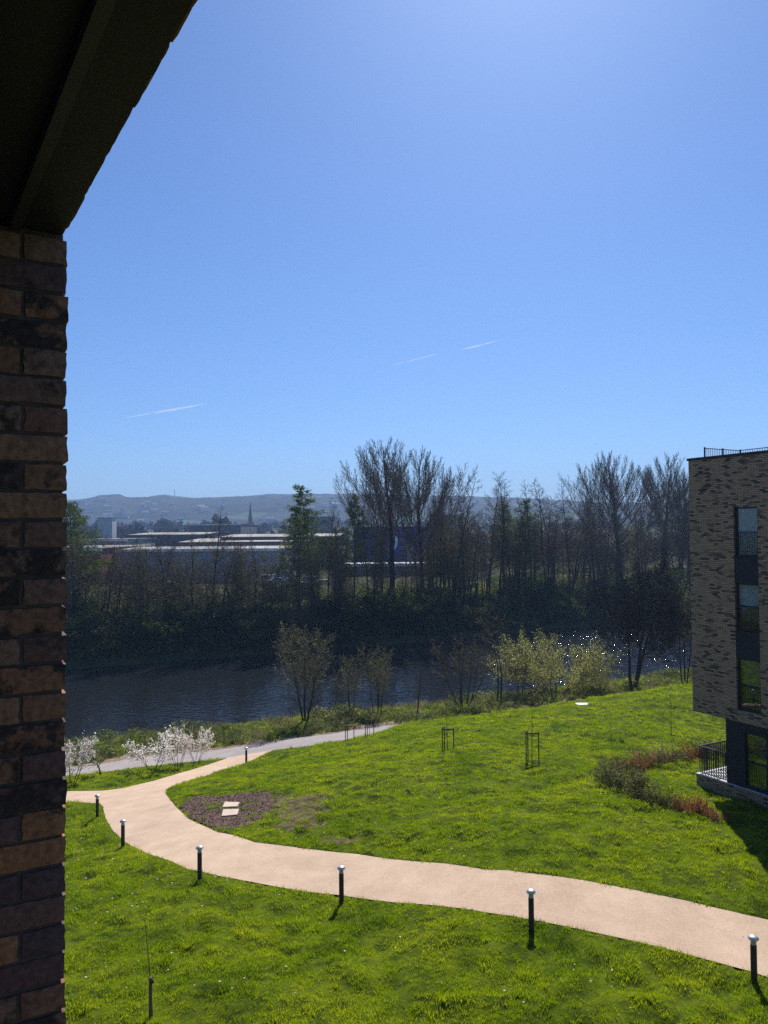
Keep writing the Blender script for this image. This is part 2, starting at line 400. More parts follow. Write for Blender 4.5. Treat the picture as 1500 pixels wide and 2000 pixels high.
# --- paths
def path_mat(name, c1, c2, fine):
    m, n = new_mat(name); L = n.links.new
    out = N(n, 'ShaderNodeOutputMaterial'); b = N(n, 'ShaderNodeBsdfPrincipled'); b.inputs['Roughness'].default_value = .9; b.inputs['Specular IOR Level'].default_value = .15
    g = N(n, 'ShaderNodeNewGeometry')
    n1 = N(n, 'ShaderNodeTexNoise'); n1.inputs['Scale'].default_value = .9; n1.inputs['Detail'].default_value = 5; n1.inputs['Roughness'].default_value = .65
    n2 = N(n, 'ShaderNodeTexNoise'); n2.inputs['Scale'].default_value = fine; n2.inputs['Detail'].default_value = 3
    for q in (n1, n2): L(g.outputs['Position'], q.inputs['Vector'])
    ad = N(n, 'ShaderNodeMath', operation='MULTIPLY_ADD'); ad.inputs[1].default_value = .55; L(n2.outputs['Fac'], ad.inputs[0])
    ml = N(n, 'ShaderNodeMath', operation='MULTIPLY'); ml.inputs[1].default_value = .55; L(n1.outputs['Fac'], ml.inputs[0]); L(ml.outputs[0], ad.inputs[2])
    rp = N(n, 'ShaderNodeValToRGB'); rp.color_ramp.elements[0].position = .38; rp.color_ramp.elements[1].position = .72
    rp.color_ramp.elements[0].color = (*c1, 1); rp.color_ramp.elements[1].color = (*c2, 1)
    L(ad.outputs[0], rp.inputs[0])
    vo = N(n, 'ShaderNodeTexVoronoi'); vo.inputs['Scale'].default_value = .9; L(g.outputs['Position'], vo.inputs['Vector'])
    st = N(n, 'ShaderNodeMath', operation='LESS_THAN'); st.inputs[1].default_value = .022; L(vo.outputs['Distance'], st.inputs[0])
    mx = N(n, 'ShaderNodeMix', data_type='RGBA'); L(st.outputs[0], mx.inputs[0]); L(rp.outputs[0], mx.inputs[6]); mx.inputs[7].default_value = (.14, .10, .07, 1)
    L(mx.outputs[2], b.inputs['Base Color'])
    bp = N(n, 'ShaderNodeBump'); bp.inputs['Distance'].default_value = .004; L(n2.outputs['Fac'], bp.inputs['Height']); L(bp.outputs[0], b.inputs['Normal'])
    L(b.outputs[0], out.inputs[0]); return m
o = sheet('resin_path', pink, -.004, .7, path_mat('resin_gravel', (.40, .285, .195), (.61, .45, .325), 22))
o = sheet('river_path', river_path, -.012, .8, path_mat('asphalt_path', (.24, .21, .20), (.36, .32, .30), 22))
# --- bare soil bed
o = sheet('soil_bed', soil, .02, .35, simple('bed_soil', (.075, .048, .038), (.17, .115, .09), 9, .95, bump=.05, bscale=9, coords='pos', spec=.05))
# --- river
def water_mat():
    m, n = new_mat('river_water'); L = n.links.new
    out = N(n, 'ShaderNodeOutputMaterial'); b = N(n, 'ShaderNodeBsdfPrincipled')
    b.inputs['Base Color'].default_value = (.012, .014, .016, 1); b.inputs['Roughness'].default_value = .03; b.inputs['IOR'].default_value = 1.33
    g = N(n, 'ShaderNodeNewGeometry'); mp = N(n, 'ShaderNodeMapping'); mp.inputs['Rotation'].default_value = (0, 0, .5); mp.inputs['Scale'].default_value = (1, 1.6, 1)
    L(g.outputs['Position'], mp.inputs[0])
    a = N(n, 'ShaderNodeTexNoise'); a.inputs['Scale'].default_value = 1.15; a.inputs['Detail'].default_value = 1.5; a.inputs['Roughness'].default_value = .5
    c = N(n, 'ShaderNodeTexNoise'); c.inputs['Scale'].default_value = .22; c.inputs['Detail'].default_value = 3
    L(mp.outputs[0], a.inputs['Vector']); L(mp.outputs[0], c.inputs['Vector'])
    # the riffle: choppier water towards positive x
    sx = N(n, 'ShaderNodeSeparateXYZ'); L(g.outputs['Position'], sx.inputs[0])
    mr = N(n, 'ShaderNodeMapRange'); mr.inputs['From Min'].default_value = 6; mr.inputs['From Max'].default_value = 34; mr.inputs['To Min'].default_value = .20; mr.inputs['To Max'].default_value = .85
    L(sx.outputs[0], mr.inputs[0])
    cr_ = N(n, 'ShaderNodeMapRange'); cr_.inputs['From Min'].default_value = .42; cr_.inputs['From Max'].default_value = .62; cr_.inputs['To Min'].default_value = .22; cr_.inputs['To Max'].default_value = .62; L(c.outputs['Fac'], cr_.inputs[0])
    pm = N(n, 'ShaderNodeMath', operation='MULTIPLY'); L(mr.outputs[0], pm.inputs[0]); L(cr_.outputs[0], pm.inputs[1])
    bp = N(n, 'ShaderNodeBump'); bp.inputs['Strength'].default_value = 1; L(a.outputs['Fac'], bp.inputs['Height']); L(pm.outputs[0], bp.inputs['Distance'])
    L(bp.outputs[0], b.inputs['Normal']); L(b.outputs[0], out.inputs[0]); return m
wx = np.concatenate([np.arange(-190, 400, 10.0)]); WV = []; WF = []
for x in wx:
    WV += [(x, float(near_y(x)) - 6, WATER), (x, float(far_y(x)) + 4, WATER)]
for i in range(len(wx) - 1): WF.append((2 * i, 2 * i + 2, 2 * i + 3, 2 * i + 1))
tag(obj('river', mesh('river', WV, WF, water_mat())), kind='structure')

# --- hills
sky_pts = [(-800,985),(-300,980),(100,977),(150,977),(185,972),(195,968),(235,967),(245,973),(290,972),(300,969),(322,967),(340,970),(380,973),(430,972),(480,970),(530,966),(560,966),(600,966),(700,965),(900,970),(1000,973),(1150,980),(1350,985),(1800,980),(2400,990)]
RX = np.array([P(px, py, 2500)[0] for px, py in sky_pts]); RZ = np.array([P(px, py, 2500)[2] for px, py in sky_pts])
hx = np.arange(-3400, 3400, 14.0); hy = np.concatenate([np.arange(1350, 2300, 26.0), np.arange(2300, 2560, 12.0), np.arange(2560, 3200, 60.0)])
HY, HX = np.meshgrid(hy, hx, indexing='ij')
rz = np.interp(HX / np.clip(HY / 2500, .5, 1.1), RX, RZ)
s = sstep(1350, 2500, HY) * (1 - .5 * sstep(2550, 3200, HY)); s = s * .8 + .2 * sstep(1350, 1900, HY) * (1 - .5 * sstep(2550, 3200, HY))
HZ = 20 + (rz - 22) * s + (fbm(HX / 200, HY / 200, 4) - .5) * 26 * (s * (1 - s)) * 4
HZ += (fbm(HX / 22, HY / 22, 14, 3) - .45) * 7 * (fbm(HX / 160, HY / 160, 77) > .42)
hm, n = new_mat('hill_woods_and_fields'); L = n.links.new
out = N(n, 'ShaderNodeOutputMaterial'); b = N(n, 'ShaderNodeBsdfPrincipled'); b.inputs['Roughness'].default_value = .95; b.inputs['Specular IOR Level'].default_value = .05
g = N(n, 'ShaderNodeNewGeometry'); vo = N(n, 'ShaderNodeTexVoronoi'); vo.inputs['Scale'].default_value = .007
nz = N(n, 'ShaderNodeTexNoise'); nz.inputs['Scale'].default_value = .02; nz.inputs['Detail'].default_value = 5
L(g.outputs['Position'], vo.inputs['Vector']); L(g.outputs['Position'], nz.inputs['Vector'])
sp = N(n, 'ShaderNodeSeparateColor'); L(vo.outputs['Color'], sp.inputs[0])
rp = N(n, 'ShaderNodeValToRGB'); rp.color_ramp.interpolation = 'CONSTANT'; els = rp.color_ramp.elements
els[0].color = (.022, .028, .020, 1); els[1].color = (.05, .085, .03, 1); els[1].position = .80
e = els.new(.45); e.color = (.030, .036, .024, 1)
L(sp.outputs[0], rp.inputs[0])
r2 = N(n, 'ShaderNodeValToRGB'); r2.color_ramp.elements[0].position = .35; r2.color_ramp.elements[1].position = .65; r2.color_ramp.elements[0].color = (.5, .5, .5, 1); r2.color_ramp.elements[1].color = (1.4, 1.4, 1.4, 1)
L(nz.outputs['Fac'], r2.inputs[0]); mu = N(n, 'ShaderNodeMix', data_type='RGBA', blend_type='MULTIPLY'); mu.inputs[0].default_value = 1
L(rp.outputs[0], mu.inputs[6]); L(r2.outputs[0], mu.inputs[7]); L(mu.outputs[2], b.inputs['Base Color']); L(b.outputs[0], out.inputs[0])
tag(obj('hills', mesh_np('hills', np.stack([HX, HY, HZ], -1).reshape(-1, 3), gridfaces(*HX.shape), hm)), kind='structure')
def hill_z(x, y):
    j = int(np.clip(np.searchsorted(hx, x), 0, len(hx) - 1)); i = int(np.clip(np.searchsorted(hy, y), 0, len(hy) - 1)); return float(HZ[i, j])

# ------------------------------------------------------------------ own building: brick pier, soffit
UV_A = np.array([.477, -.879]); UV_B = np.array([.879, .477])     # the two building directions in plan
def brick_mat(name, cols, big=1.0, dark=1.0):
    m, n = new_mat(name); L = n.links.new
    out = N(n, 'ShaderNodeOutputMaterial'); b = N(n, 'ShaderNodeBsdfPrincipled'); b.inputs['Roughness'].default_value = .9; b.inputs['Specular IOR Level'].default_value = .2
    oi = N(n, 'ShaderNodeObjectInfo'); tc = N(n, 'ShaderNodeTexCoord')
    of = N(n, 'ShaderNodeVectorMath', operation='MULTIPLY_ADD'); of.inputs[0].default_value = (13, 7, 5)
    cb = N(n, 'ShaderNodeCombineXYZ')
    for i in range(3): L(oi.outputs['Random'], cb.inputs[i])
    L(cb.outputs[0], of.inputs[1]); L(tc.outputs['Object'], of.inputs[2])
    rp = N(n, 'ShaderNodeValToRGB'); cr = rp.color_ramp; cr.elements[0].color = (*cols[0], 1); cr.elements[1].color = (*cols[-1], 1)
    for i, c in enumerate(cols[1:-1]): e = cr.elements.new((i + 1) / (len(cols) - 1)); e.color = (*c, 1)
    L(oi.outputs['Random'], rp.inputs[0])
    nz = N(n, 'ShaderNodeTexNoise'); nz.inputs['Scale'].default_value = 18; nz.inputs['Detail'].default_value = 6; nz.inputs['Roughness'].default_value = .65; L(of.outputs[0], nz.inputs['Vector'])
    # some bricks are blotched black, most are not
    wn = N(n, 'ShaderNodeTexWhiteNoise', noise_dimensions='1D'); L(oi.outputs['Random'], wn.inputs['W'])
    mr = N(n, 'ShaderNodeMapRange'); mr.inputs['To Min'].default_value = .16; mr.inputs['To Max'].default_value = .50; L(wn.outputs['Value'], mr.inputs[0])
    pw = N(n, 'ShaderNodeMath', operation='SUBTRACT'); L(nz.outputs['Fac'], pw.inputs[0]); L(mr.outputs[0], pw.inputs[1])
    ms = N(n, 'ShaderNodeMath', operation='MULTIPLY'); ms.inputs[1].default_value = 9; ms.use_clamp = True; L(pw.outputs[0], ms.inputs[0])
    mx = N(n, 'ShaderNodeMix', data_type='RGBA'); L(ms.outputs[0], mx.inputs[0]); L(rp.outputs[0], mx.inputs[7]); mx.inputs[6].default_value = (.06, .047, .047, 1)
    n2 = N(n, 'ShaderNodeTexNoise'); n2.inputs['Scale'].default_value = 60; n2.inputs['Detail'].default_value = 4; L(of.outputs[0], n2.inputs['Vector'])
    hv = N(n, 'ShaderNodeHueSaturation'); r3 = N(n, 'ShaderNodeMapRange'); r3.inputs['From Min'].default_value = .3; r3.inputs['From Max'].default_value = .7; r3.inputs['To Min'].default_value = .7; r3.inputs['To Max'].default_value = 1.3
    L(n2.outputs['Fac'], r3.inputs[0]); L(r3.outputs[0], hv.inputs['Value']); L(mx.outputs[2], hv.inputs['Color']); L(hv.outputs[0], b.inputs['Base Color'])
    bp = N(n, 'ShaderNodeBump'); bp.inputs['Distance'].default_value = .004; L(n2.outputs['Fac'], bp.inputs['Height']); L(bp.outputs[0], b.inputs['Normal'])
    L(b.outputs[0], out.inputs[0]); return m
M['nearbrick'] = brick_mat('multi_stock_brick', [(.27, .135, .09), (.34, .19, .12), (.14, .085, .09), (.38, .185, .10), (.12, .08, .09), (.30, .145, .10), (.28, .17, .125), (.21, .12, .10)])
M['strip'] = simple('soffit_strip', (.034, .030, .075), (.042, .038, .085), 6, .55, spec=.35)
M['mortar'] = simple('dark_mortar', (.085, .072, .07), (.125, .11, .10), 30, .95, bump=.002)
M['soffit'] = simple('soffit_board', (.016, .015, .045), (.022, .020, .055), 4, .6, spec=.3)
E = P(130, 1040, 2.03)[:2]
def rz_of(v): return math.atan2(v[1], v[0])
rng = random.Random(3)
pier = thing('brick_pier', 'dark shaded brick pier close to the viewer at the left of the opening', 'brick wall', (E[0], E[1], 8.2), rz_of(UV_B))
# local x = +B (to the right/away), y = -A... outward away from viewer ; face at y=0 looks to -y
ZT = 10.80 - 8.2
MB().box(-1.6, .007, -.6, -.010, .55, ZT - .0).build('mortar_core', M['mortar'], pier)
bm_cache = {}
def brick_mesh(lx, ly, lz, v):
    k = (round(lx, 3), round(ly, 3), v)
    if k in bm_cache: return bm_cache[k]
    r = random.Random(v * 17 + int(lx * 1000)); nx, nz = max(3, int(lx / .02)), 5
    V = []; Fc = []
    # front face grid with softly irregular arrises, then sides back to ly
    for j in range(nz):
        for i in range(nx):
            x = lx * i / (nx - 1); z = lz * j / (nz - 1); eg = (i in (0, nx - 1)) + (j in (0, nz - 1))
            jx = 0 if i not in (0, nx - 1) else r.uniform(-.0022, .0022); jz = 0 if j not in (0, nz - 1) else r.uniform(-.0018, .0018)
            V.append((x + jx, (.0016 * eg) + r.uniform(-.0006, .0006), z + jz))
    for j in range(nz - 1):
        for i in range(nx - 1): a = j * nx + i; Fc.append((a, a + 1, a + nx + 1, a + nx))
    ring = [i for i in range(nx)] + [j * nx + nx - 1 for j in range(1, nz)] + [(nz - 1) * nx + i for i in range(nx - 2, -1, -1)] + [j * nx for j in range(nz - 2, 0, -1)]
    b0 = len(V)
    for q in ring: V.append((V[q][0], ly, V[q][2]))
    for q in range(len(ring)): n_ = (q + 1) % len(ring); Fc.append((ring[n_], ring[q], b0 + q, b0 + n_))
    me = mesh('brick', V, Fc, M['nearbrick']); bm_cache[k] = me; return me
zc = ZT - .0795; ci = 0
while zc > .15 - .0:
    off = rng.uniform(-.0022, .0022)
    if ci % 2 == 0: segs = [(-.1025, .1025), (-.1025 - .225, .215), (-.1025 - .45, .215)]
    else: segs = [(-.215, .215), (-.215 - .225, .215)]
    for si, (x0, l) in enumerate(segs):
        deep = (.215 if l < .2 else .1025)
        if si == 0: deep = .55
        o = obj('brick', brick_mesh(l, deep, .065, rng.randrange(7)), pier, (x0 + off, rng.uniform(-.002, .003), zc))
    zc -= .075; ci += 1
# soffit over the opening, outer edge runs from the pier towards the viewer's right
SD = np.array([.54, -.842]); SD /= np.linalg.norm(SD); SN = np.array([SD[1], -SD[0]])   # SN points left/inside
E2 = P(125, 448, 2.03)
sof = thing('soffit', 'black soffit panels over the opening with a rough brick edge', 'soffit', (E2[0], E2[1], 10.80), rz_of(SD))
# local x along edge to the viewer, y: left of SD = towards +? ; inside is local -y
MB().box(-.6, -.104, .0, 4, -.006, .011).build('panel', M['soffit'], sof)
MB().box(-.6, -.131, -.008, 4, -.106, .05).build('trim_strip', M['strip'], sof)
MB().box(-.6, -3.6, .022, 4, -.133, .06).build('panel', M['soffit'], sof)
sb_x = -.18
k = 0
while sb_x < 3.2:
    v = rng.randrange(7)
    o = obj('brick', brick_mesh(.215, .1, .065, v), sof, (sb_x, rng.uniform(-.001, .001), .004 + rng.uniform(-.002, .002)))
    o.rotation_euler = (0, 0, math.pi); o.location.x += .215; o.location.y += .001 + rng.uniform(-.0012, .0012)
    sb_x += .225
MB().box(-.6, -.09, .012, 4, -.002, .35).build('mortar_bed', M['mortar'], sof)
# what encloses the viewer: floor slab, back wall, side wall, facade above and below (never in view)
home = thing('home_building', 'brick apartment building around the opening the picture is taken from', 'building', (E[0], E[1], 0), rz_of(UV_A))
# local x along the facade towards and past the viewer (A), local y outward (B); the building lies at negative y
wallm = simple('home_brick', (.20, .13, .09), (.12, .09, .07), 12, .9)
MB().box(-12, -4.0, 11.2, 16, -.04, 13.5).build('upper_wall', wallm, home)
MB().box(.02, -3.6, 8.4, 3.6, -3.4, 10.78).build('back_wall', wallm, home)
MB().box(.02, -3.6, 8.15, 3.6, -.06, 8.39).build('floor_slab', wallm, home)
MB().box(3.62, -3.6, 8.15, 3.85, -.02, 11.1).build('side_wall', wallm, home)
MB().box(-12, -4.0, -1.5, 16, -.05, 8.1).build('lower_wall', wallm, home)
MB().box(3.87, -4.0, 8.12, 16, -.04, 11.18).build('outer_wall', wallm, home)

# ------------------------------------------------------------------ neighbouring apartment block (right)
def wall_brick_mat():
    m, n = new_mat('buff_multi_brickwork'); L = n.links.new
    out = N(n, 'ShaderNodeOutputMaterial'); b = N(n, 'ShaderNodeBsdfPrincipled'); b.inputs['Roughness'].default_value = .9; b.inputs['Specular IOR Level'].default_value = .15
    tc = N(n, 'ShaderNodeTexCoord'); sx = N(n, 'ShaderNodeSeparateXYZ'); L(tc.outputs['Object'], sx.inputs[0])
    ad = N(n, 'ShaderNodeMath', operation='ADD'); L(sx.outputs[0], ad.inputs[0]); L(sx.outputs[1], ad.inputs[1])
    cb = N(n, 'ShaderNodeCombineXYZ'); L(ad.outputs[0], cb.inputs[0]); L(sx.outputs[2], cb.inputs[1])
    br = N(n, 'ShaderNodeTexBrick'); br.inputs['Scale'].default_value = 1; br.inputs['Brick Width'].default_value = .235; br.inputs['Row Height'].default_value = .075
    br.inputs['Mortar Size'].default_value = .007; br.inputs['Color1'].default_value = (0, 0, 0, 1); br.inputs['Color2'].default_value = (1, 1, 1, 1); br.inputs['Mortar'].default_value = (.5, .5, .5, 1); br.inputs['Bias'].default_value = 0
    L(cb.outputs[0], br.inputs['Vector'])
    rp = N(n, 'ShaderNodeValToRGB'); cr = rp.color_ramp; cr.elements[0].color = (.07, .055, .05, 1); cr.elements[1].color = (.46, .325, .21, 1); cr.elements[1].position = 1
    for p, c in ((.10, (.13, .09, .07)), (.22, (.27, .18, .115)), (.42, (.46, .315, .195)), (.7, (.37, .255, .16)), (.85, (.45, .265, .17))): e = cr.elements.new(p); e.color = (*c, 1)
    nz = N(n, 'ShaderNodeTexNoise'); nz.inputs['Scale'].default_value = 1.4; L(cb.outputs[0], nz.inputs['Vector'])
    sm = N(n, 'ShaderNodeMath', operation='MULTIPLY_ADD'); sm.inputs[1].default_value = .5; L(nz.outputs['Fac'], sm.inputs[0])
    s0 = N(n, 'ShaderNodeSeparateColor'); L(br.outputs['Color'], s0.inputs[0]); L(s0.outputs[0], sm.inputs[2])
    s1 = N(n, 'ShaderNodeMath', operation='SUBTRACT'); s1.inputs[1].default_value = .24; L(sm.outputs[0], s1.inputs[0]); L(s1.outputs[0], rp.inputs[0])
    mx = N(n, 'ShaderNodeMix', data_type='RGBA'); L(br.outputs['Fac'], mx.inputs[0]); L(rp.outputs[0], mx.inputs[6]); mx.inputs[7].default_value = (.11, .095, .08, 1)
    L(mx.outputs[2], b.inputs['Base Color'])
    iv = N(n, 'ShaderNodeMath', operation='SUBTRACT'); iv.inputs[0].default_value = 1; L(br.outputs['Fac'], iv.inputs[1])
    bp = N(n, 'ShaderNodeBump'); bp.inputs['Distance'].default_value = .012; L(iv.outputs[0], bp.inputs['Height']); L(bp.outputs[0], b.inputs['Normal'])
    L(b.outputs[0], out.inputs[0]); return m
M['wallbrick'] = wall_brick_mat()
M['navy'] = simple('navy_cladding', (.014, .016, .024), (.018, .020, .028), 3, .5, spec=.3)
M['coping'] = simple('dark_coping', (.02, .021, .024), rough=.5)
def glass_mat(tint):
    m, n = new_mat('window_glass'); L = n.links.new
    out = N(n, 'ShaderNodeOutputMaterial'); g = N(n, 'ShaderNodeBsdfGlossy'); g.inputs['Roughness'].default_value = .02; g.inputs['Color'].default_value = (.9, .95, .95, 1)
    t = N(n, 'ShaderNodeBsdfTransparent'); t.inputs[0].default_value = (*tint, 1); fr = N(n, 'ShaderNodeFresnel'); fr.inputs['IOR'].default_value = 1.6
    ad = N(n, 'ShaderNodeMath', operation='MULTIPLY_ADD'); ad.inputs[1].default_value = .8; ad.inputs[2].default_value = .02; ad.use_clamp = True
    L(fr.outputs[0], ad.inputs[0]); mx = N(n, 'ShaderNodeMixShader'); L(ad.outputs[0], mx.inputs[0]); L(t.outputs[0], mx.inputs[1]); L(g.outputs[0], mx.inputs[2]); L(mx.outputs[0], out.inputs[0]); return m
M['glass'] = glass_mat((.75, .8, .78))
M['curtain'] = simple('blind', (.45, .42, .36), (.36, .33, .28), 3, .9)
M['room'] = simple('room', (.30, .28, .25), rough=.9)
M['paving'] = simple('terrace_paving', (.42, .42, .42), (.55, .55, .55), 2, .8)
C0 = P(1347, 1040, 32.4)
blk = thing('apartment_block', 'buff multi brick apartment block with navy window bays and terrace', 'building', (C0[0], C0[1], 0), rz_of(UV_A))
# local x along the face towards the viewer (A), local y = +90deg of A = B (away)
ZS, ZR = 2.43, 12.92
W0, W1 = 2.11, 3.16
def flatz(px, py, s):       # world z of a photo point on the face at along-face distance s
    p = C0[:2] + UV_A * s; return P(px, py, p[1])[2]
zt1 = flatz(1460, 990, 2.6); zb3 = flatz(1460, 1391, 2.6)
wb = MB()
wb.box(0, 0, ZS, W0, .34, ZR); wb.box(W1, 0, ZS, 18, .34, ZR); wb.box(W0, 0, zt1, W1, .34, ZR); wb.box(W0, 0, ZS, W1, .34, zb3)
wb.box(0, .34, ZS, .34, 14, ZR); wb.box(17.66, .34, ZS, 18, 14, ZR); wb.box(.34, 13.66, ZS, 17.66, 14, ZR)
wb.build('upper_wall', M['wallbrick'], blk)
MB().box(.34, .34, ZS + .003, 17.66, 13.66, ZS + .15).build('soffit_slab', M['navy'], blk)
MB().box(.34, .34, 12.3, 17.66, 13.66, 12.45).build('roof', simple('roof_membrane', (.2, .2, .2), rough=.9), blk)
MB().box(-.05, -.05, ZR + .002, 18.05, .40, ZR + .10).box(-.05, .402, ZR + .002, .40, 14.05, ZR + .10).build('coping', M['coping'], blk)
# floors inside, so the windows look into rooms
MB().box(.345, .36, 5.5, 17.6, 13.6, 5.65).box(.345, .36, 8.45, 17.6, 13.6, 8.6).box(.345, 4.4, ZS + .2, 17.6, 4.5, 12.2).build('room_floors', M['room'], blk)
zw = [(zt1, flatz(1460, 1088, 2.6)), (flatz(1460, 1140, 2.6), flatz(1460, 1234, 2.6)), (flatz(1460, 1288, 2.6), zb3)]
for k, (a, b_) in enumerate(zw):
    fr = MB().box(W0 + .004, .10, b_ + .004, W0 + .10, .18, a - .004).box(W1 - .05, .10, b_ + .004, W1 - .004, .18, a - .004).box(W0 + .101, .10, a - .06, W1 - .051, .18, a - .004).box(W0 + .101, .10, b_ + .004, W1 - .051, .18, b_ + .07).build('window_frame', M['metal_black'], blk)
    MB().box(W0 + .101, .13, b_ + .071, W1 - .051, .15, a - .061).build('pane', M['glass'], fr)
    o = MB().box(W0 + .13, .30, b_ + .25 + .12 * k, W1 - .12, .31, a - .1).build('blind', M['curtain'], fr)
    rl_ = MB().box(W0 + .01, .02, b_ + .96, W1 - .01, .06, b_ + 1.0).build('railing', M['metal_black'], blk); MB().box(W0 + .01, .02, b_ + .05, W1 - .01, .06, b_ + .08).build('bottom_rail', M['metal_black'], rl_)
    bal = MB().box(-.009, .032, b_ + .081, .009, .046, b_ + .959); bme = mesh('baluster', bal.V, bal.F, M['metal_black'])
    for i in range(10): obj('baluster', bme, rl_, (W0 + .06 + i * (W1 - W0 - .12) / 9, 0, 0))
for a, b_ in ((zw[0][1], zw[1][0]), (zw[1][1], zw[2][0])):
    MB().box(W0 + .003, .035, b_ + .002, W1 - .003, .16, a - .002).build('spandrel_panel', M['navy'], blk)
# ground floor
GS0, GS1 = 2.39, 3.32; gz1 = flatz(1470, 1435, 2.85); gz0 = flatz(1470, 1540, 2.85)
g = MB(); g.box(1.53, .06, -.11, GS0, .3, ZS - .004); g.box(GS1, .06, -.11, 18, .3, ZS - .004); g.box(GS0, .06, gz1, GS1, .3, ZS - .004); g.box(GS0, .06, -.11, GS1, .3, gz0)
g.box(1.53, .302, -.11, 1.78, 13.9, ZS - .004).build('ground_floor_wall', M['navy'], blk)
fr = MB().box(GS0 + .004, .11, gz0 + .004, GS0 + .05, .18, gz1 - .004).box(GS1 - .05, .11, gz0 + .004, GS1 - .004, .18, gz1 - .004).box(GS0 + .051, .11, gz1 - .06, GS1 - .051, .18, gz1 - .004).build('window_frame', M['metal_black'], blk)
MB().box(GS0 + .051, .13, gz0 + .004, GS1 - .051, .15, gz1 - .061).build('pane', M['glass'], fr)
MB().box(GS0 + .06, .6, gz0 + .3, GS1 - .06, .61, gz1 - .08).build('blind', M['curtain'], fr)
rl_ = MB().box(GS0 + .01, .07, gz0 + .90, GS1 - .01, .10, gz0 + .94).build('railing', M['metal_black'], blk)
bal = MB().box(-.006, .08, gz0 + .02, .006, .094, gz0 + .899); bme = mesh('baluster', bal.V, bal.F, M['metal_black'])
for i in range(9): obj('baluster', bme, rl_, (GS0 + .06 + i * (GS1 - GS0 - .12) / 8, 0, 0))
MB().box(.13, -.02, -1.6, 18, 13.9, -.14).build('plinth', M['wallbrick'], blk)
tz = MB().box(.11, -.04, -.138, 18, 13.92, -.112).build('terrace_paving', M['paving'], blk)
rr = MB().box(.24, .03, 1.0, 1.52, .07, 1.045).box(.24, .072, 1.0, .28, 4.5, 1.045).box(.24, .03, -.05, 1.52, .07, -.02).box(.24, .072, -.05, .28, 4.5, -.02).build('terrace_railing', simple('rail_steel', (.03, .03, .032), rough=.3, spec=.6), blk)
bal = MB().box(-.008, -.02, -.018, .008, .02, .998); bme = mesh('baluster', bal.V, bal.F, M['metal_black'])
for i in range(12): obj('baluster', bme, rr, (.26 + i * 1.24 / 11, .05, 0))
for i in range(1, 38): obj('baluster', bme, rr, (.26, .05 + i * .118, 0))
# roof railing
rf = MB().box(.30, .60, 13.44, .33, 2.86, 13.47).box(.332, 2.83, 13.44, 9, 2.86, 13.47).box(.30, .60, 12.6, .33, 2.86, 12.63).box(.332, 2.83, 12.6, 9, 2.86, 12.63).build('roof_railing', M['metal_black'], blk)
bal = MB().box(-.007, -.007, 12.632, .007, .007, 13.438); bme = mesh('baluster', bal.V, bal.F, M['metal_black'])
pb = MB().box(-.025, -.025, 12.452, .025, .025, 13.5); pme = mesh('post', pb.V, pb.F, M['metal_black'])
for i in range(20): obj('baluster', bme, rf, (.315, .66 + i * .115, 0))
for i in range(44): obj('baluster', bme, rf, (.40 + i * .115, 2.845, 0))
for q in ((.345, .60), (.345, 1.75), (.345, 2.9), (1.8, 2.89), (3.3, 2.89), (4.8, 2.89)): obj('post', pme, rf, (q[0], q[1], 0))

